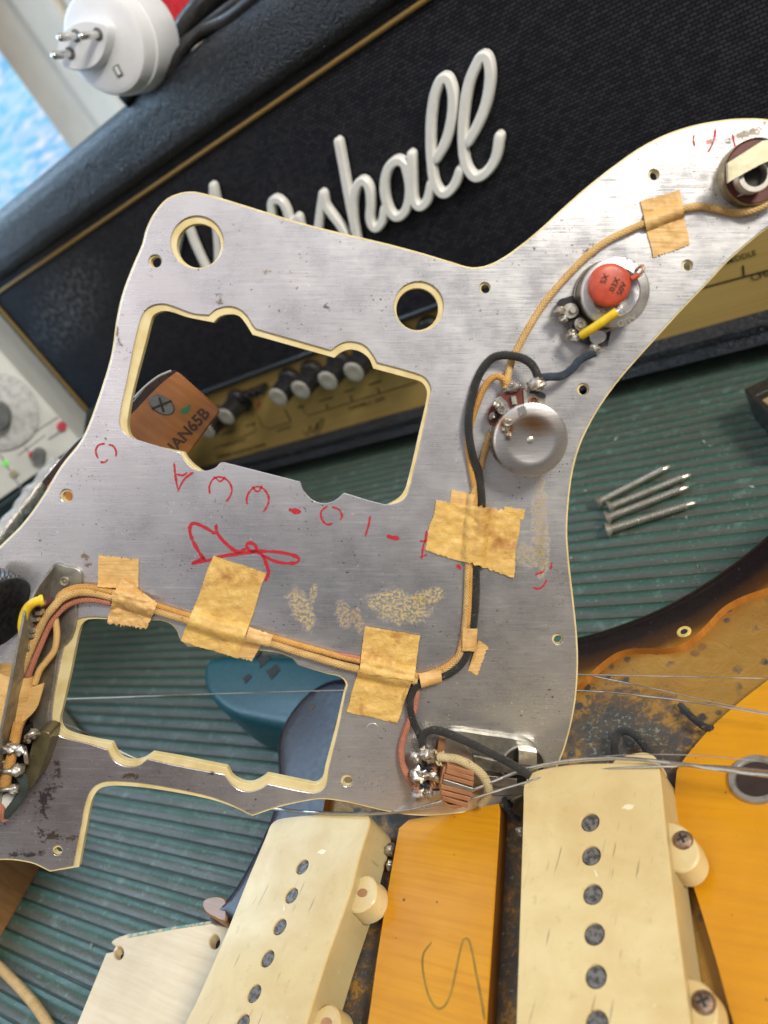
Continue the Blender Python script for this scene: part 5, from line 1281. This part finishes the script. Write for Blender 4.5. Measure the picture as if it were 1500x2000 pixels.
for (x, y, w_, h_) in ((74, 1198, 12, 7), (66, 1211, 14, 6), (62, 1232, 8, 9), (60, 1243, 9, 6), (50, 1268, 12, 6), (78, 1181, 10, 6)):
    pp_([(x - w_ / 2, y - h_ / 2, 's'), (x + w_ / 2, y - h_ / 2 - 1, 's'), (x + w_ / 2, y + h_ / 2, 's'), (x - w_ / 2, y + h_ / 2 + 1, 's')], .0125, .010, SCREWM, bk, 'lug', False)
add('sleeve', tube(smooth3([gl(84, 1172, .0150), gl(70, 1175, .0160), (gl(55, 1186, .0160)), gl(46, 1205, .0155), gl(43, 1230, .0150), gl(44, 1258, .0140)], 5), [.0017, .0018, .0018] + [.0014] * 17 + [.0012] * 3 + [.0006] * 3, 12), YEL, bk, 'yellow insulating sleeve', smooth_deg=60)
add('torn_tape', tube(smooth3([gl(108, 1208, .006), gl(111, 1240, .006), gl(106, 1270, .006), gl(92, 1290, .006), (gl(78, 1308, .006)), gl(68, 1335, .006)], 4), .0011, 8), TAPE2, bk, smooth_deg=60)
pp_([(70, 1433), (85, 1428, 's'), (98, 1436), (80, 1500), (66, 1530), (46, 1545), (44, 1520), (56, 1480)], .0085, .0005, simple('olive_metal', (.20, .17, .09), .35, .6), bk, 'pot_side')
pp_([(-30, 1440, 's'), (48, 1425, 's'), (50, 1480, 's'), (35, 1520, 's'), (20, 1560, 's'), (-40, 1580, 's')], .0070, .001, WAFER, bk, 'miniature_pot', False)
pp_([(0, 1555, 's'), (34, 1540, 's'), (22, 1590, 's'), (5, 1600, 's'), (-30, 1600, 's')], .0085, .006, EQUIP, bk, 'pale_tab', False)
for (x0_, y0_, x1_, y1_, r) in ((8, 1458, 44, 1466, 8), (-10, 1508, 40, 1508, 6), (-12, 1545, 34, 1542, 4), (52, 1440, 72, 1430, 5), (48, 1460, 52, 1490, 4)):
    m_ = GP.mpp(20, 1480)
    add('terminal', tube(smooth3([gl(x0_, y0_, .0125), gl((x0_ + x1_) / 2, (y0_ + y1_) / 2 - 2, .0145), gl(x1_, y1_, .0125)], 4), r * m_, 8), SOLDER, bk, smooth_deg=60)
gwire(C_ORANGE, [(36, 1412, 9), (30, 1440, 10), (22, 1480, 11), (14, 1510, 11), (8, 1540, 10)], 10)
gwire(C_GREEN, [(34, 1508, 9.5), (46, 1525, 9), (44, 1545, 9), (30, 1570, 8), (12, 1592, 7)], 9)
gwire(C_PINK, [(-20, 1480, 8), (-5, 1450, 9), (8, 1425, 9)], 9); gwire(C_PINK, [(-30, 1550, 8), (0, 1580, 8), (10, 1600, 7)], 8)
for i, (x, y, o, r) in enumerate(((16, 1462, .0145, .0018), (38, 1464, .0140, .0018), (35, 1503, .014, .0020), (26, 1540, .013, .0016), (66, 1432, .011, .0015), (54, 1445, .011, .0012), (12, 1490, .012, .0012))):
    add('solder_blob', blob(gl(x, y, o), r, .5, i + 60, (1.2, 1, 1)), SOLDER, bk, smooth_deg=60)
# wrapped tape cuff
def cuff():
    path = [(30, 1310), (24, 1345), (14, 1385), (4, 1420)]
    q = [gl(x, y, .0065) for x, y in path]; s3 = smooth3(q, 6)
    n = len(s3); V, Fc, U = [], [], []
    S = 20
    for i, p in enumerate(s3):
        t = (s3[min(i + 1, n - 1)] - s3[max(i - 1, 0)]).normalized(); a = (gn - t * gn.dot(t)).normalized(); b = t.cross(a)
        k = i / (n - 1)
        for j in range(S):
            an = 2 * math.pi * j / S
            rr = (.0052 + .0006 * math.sin(k * 3)) * (1 + .12 * mnoise.noise(Vector((j * .5, i * .3, 2))))
            V.append(p + a * math.cos(an) * rr * .9 + b * math.sin(an) * rr * 1.25); U.append((j * .002, k * .02))
    for i in range(n - 1):
        for j in range(S):
            j2 = (j + 1) % S; Fc.append((i * S + j, i * S + j2, (i + 1) * S + j2, (i + 1) * S + j))
    add('masking_tape', (V, Fc, U), TAPE2, pg, 'tan tape wrapped round the wires', smooth_deg=60)
cuff()
tail = [(58, 1345, 's'), (86, 1334, 's'), (80, 1358), (70, 1385), (48, 1408), (20, 1424), (-10, 1426, 's'), (-10, 1395, 's'), (30, 1390)]
add('masking_tape', prism([pxl(GP, tail, .0085)], GP, [(.0001, .0085), (0, .0084), (0, .0079)]), TAPE2, pg, smooth_deg=30)
# knurled roller knob
ku = GP.u
kc = gl(4, 1197, .0085)
kn = part('roller_knob', pg, 'black knurled roller knob')
V, Fc, U = [], [], []
kax = (GP.u * .88 - GP.v * .28 + GP.n * .32).normalized(); ka = kax.orthogonal().normalized(); kb = kax.cross(ka)
NS = 90; rows = 9; R0 = .0128
for i in range(rows + 1):
    for k in range(NS):
        an = 2 * math.pi * k / NS
        kn_r = R0 - (.0004 if ((k + i) % 2) else 0) if 0 < i < rows else R0 - .0005
        V.append(kc + kax * (-.0085 + .0085 * i / rows) + (ka * math.cos(an) + kb * math.sin(an)) * kn_r); U.append((0, 0))
for i in range(rows):
    for k in range(NS):
        k2 = (k + 1) % NS; Fc.append((i * NS + k, i * NS + k2, (i + 1) * NS + k2, (i + 1) * NS + k))
add('knurled_rim', (V, Fc, U), BLACKP, kn)
add('face', lathe(kc, kax, [(0, .0008), (R0 * .5, .0008), (R0 * .86, .0010), (R0 * .95, .0004), (R0 - .0005, 0), (R0 - .0006, -.0085), (0, -.0086)], 60), BLACKP, kn, smooth_deg=40)


# red marks on the plate
RM = part('red_markings', pg, 'red crayon numbers and initials')
def mark(segs, hw, name='mark'):
    hw = hw * 1.4 * GP.mpp(600, 1000)
    V, Fc, U = [], [], []
    for pts in segs:
        q = [Vector(GP.px(p[0], p[1])) for p in smooth(pts, False, 5)]; b0 = len(V); n = len(q)
        for i in range(n):
            t = (q[min(i + 1, n - 1)] - q[max(i - 1, 0)]).normalized(); f = .75 + .5 * mnoise.noise(Vector((q[i].x * 900, q[i].y * 900, 0)))
            if i in (0, n - 1): f *= .4
            nn = Vector((-t.y, t.x)) * hw * f
            for s in (1, -1):
                p = q[i] + nn * s; V.append(GP.w(p.x, p.y, .00012)); U.append((p.x, p.y))
        for i in range(n - 1): Fc.append((b0 + 2 * i, b0 + 2 * i + 2, b0 + 2 * i + 3, b0 + 2 * i + 1))
    return add(name, (V, Fc, U), CRAYON, RM)
cm = NT('red_crayon_marks'); tr = cm.N('ShaderNodeBsdfTransparent'); mx = cm.N('ShaderNodeMixShader')
cm.set(base=(.44, .012, .026), rough=.55); fz = cm.ramp(cm.noise(1700, 3, .7, cm.co('UV')), .36, .46, .25, 1)
cm.L(fz, mx.inputs[0]); cm.L(tr.outputs[0], mx.inputs[1]); cm.L(cm.b.outputs[0], mx.inputs[2]); cm.L(mx.outputs[0], cm.t.nodes['Material Output'].inputs[0])
CRAYON = cm.m
mark([[(212, 868), (222, 872), (227, 883), (226, 892)], [(205, 866), (192, 870), (187, 882), (192, 896)], [(196, 902), (204, 903), (211, 897)]], 1.7)
mark([[(340, 904), (342, 925), (347, 955)], [(378, 922), (360, 936), (347, 960)], [(344, 926), (358, 928), (366, 922)]], 2.0)
mark([[(410, 965), (409, 950), (418, 934), (433, 932), (446, 940), (453, 955), (450, 968), (442, 980)], [(420, 932), (430, 940), (440, 931)]], 1.7)
mark([[(483, 985), (482, 972), (490, 957), (503, 950), (517, 957), (525, 973), (522, 988), (514, 1000)], [(493, 950), (503, 960), (512, 948)]], 1.8)
mark([[(564, 995), (576, 998), (588, 1000)]], 4); mark([[(755, 1046), (767, 1050), (780, 1051)]], 3.5)
mark([[(640, 988), (628, 998), (628, 1012), (638, 1024), (650, 1022)], [(648, 990), (662, 995), (668, 1008), (664, 1016)]], 1.8)
mark([[(723, 1007), (720, 1025), (713, 1048)]], 1.8)
mark([[(833, 1036), (831, 1052), (826, 1070), (824, 1092)], [(820, 1056), (832, 1057), (838, 1052)], [(820, 1088), (827, 1086), (834, 1083)]], 1.8)
mark([[(893, 1103), (897, 1108), (901, 1110)]], 3)
mark([[(1077, 1098), (1077, 1106), (1074, 1111)], [(1064, 1113), (1057, 1118), (1045, 1122)], [(1068, 1132), (1060, 1145), (1050, 1150), (1040, 1146)]], 1.7)
mark([[(1355, 264), (1354, 275), (1357, 286)], [(1397, 252), (1395, 270), (1388, 288), (1382, 298)], [(1430, 262), (1433, 275), (1436, 288)]], 1.6)
mark([[(422, 1025), (424, 1040), (440, 1060), (465, 1078), (480, 1072)], [(421, 1043), (400, 1030), (378, 1022), (371, 1030), (374, 1050), (390, 1080), (402, 1096)], [(378, 1099), (400, 1096), (440, 1085), (500, 1075), (495, 1062), (482, 1063), (488, 1075), (510, 1082), (523, 1110), (524, 1122), (518, 1135)],
      [(500, 1076), (540, 1078), (575, 1085), (584, 1094), (570, 1100), (540, 1097), (512, 1084)], [(374, 1102), (388, 1094), (400, 1088)]], 3.2, 'initials')

# crumbs and flakes lying on the mat
V, Fc = [], []
for k in range(420):
    x, y = random.uniform(-.75, .1), random.uniform(0, .40)
    s = random.choice((.0004, .0005, .0007, .0011)); a = random.uniform(0, 6.28); z = .0004
    b = len(V); e_ = random.uniform(.4, 2.2)
    for (p_, q_) in ((-1, -.4), (.2, -.6), (1, .1), (.1, .6)):
        dx, dy = p_ * s * e_, q_ * s
        V.append((x + dx * math.cos(a) - dy * math.sin(a), y + dx * math.sin(a) + dy * math.cos(a), z))
    V.append((x, y, z + s * .6)); Fc += [(b, b + 1, b + 4), (b + 1, b + 2, b + 4), (b + 2, b + 3, b + 4), (b + 3, b, b + 4)]
add('crumbs', (V, Fc, [(0, 0)] * len(V)), simple('pale_flakes', (.34, .42, .36), .6, 0, .2, 90, 0, c2=(.10, .08, .05), lo=.45, hi=.55), None, 'tiny pale crumbs scattered over the green mat', kind='stuff')

# beige lead on the mat, lower left
add('loose_wire', tube(smooth3([BP.hit(-30, 1862, .004), BP.hit(0, 1890, .004), BP.hit(35, 1925, .004), BP.hit(70, 1965, .004), BP.hit(105, 2020, .004), BP.hit(130, 2080, .004)], 6), .0024, 10), C_BEIGE, None, 'loose beige cloth wire curving across the lower left mat', 'wire', smooth_deg=60)
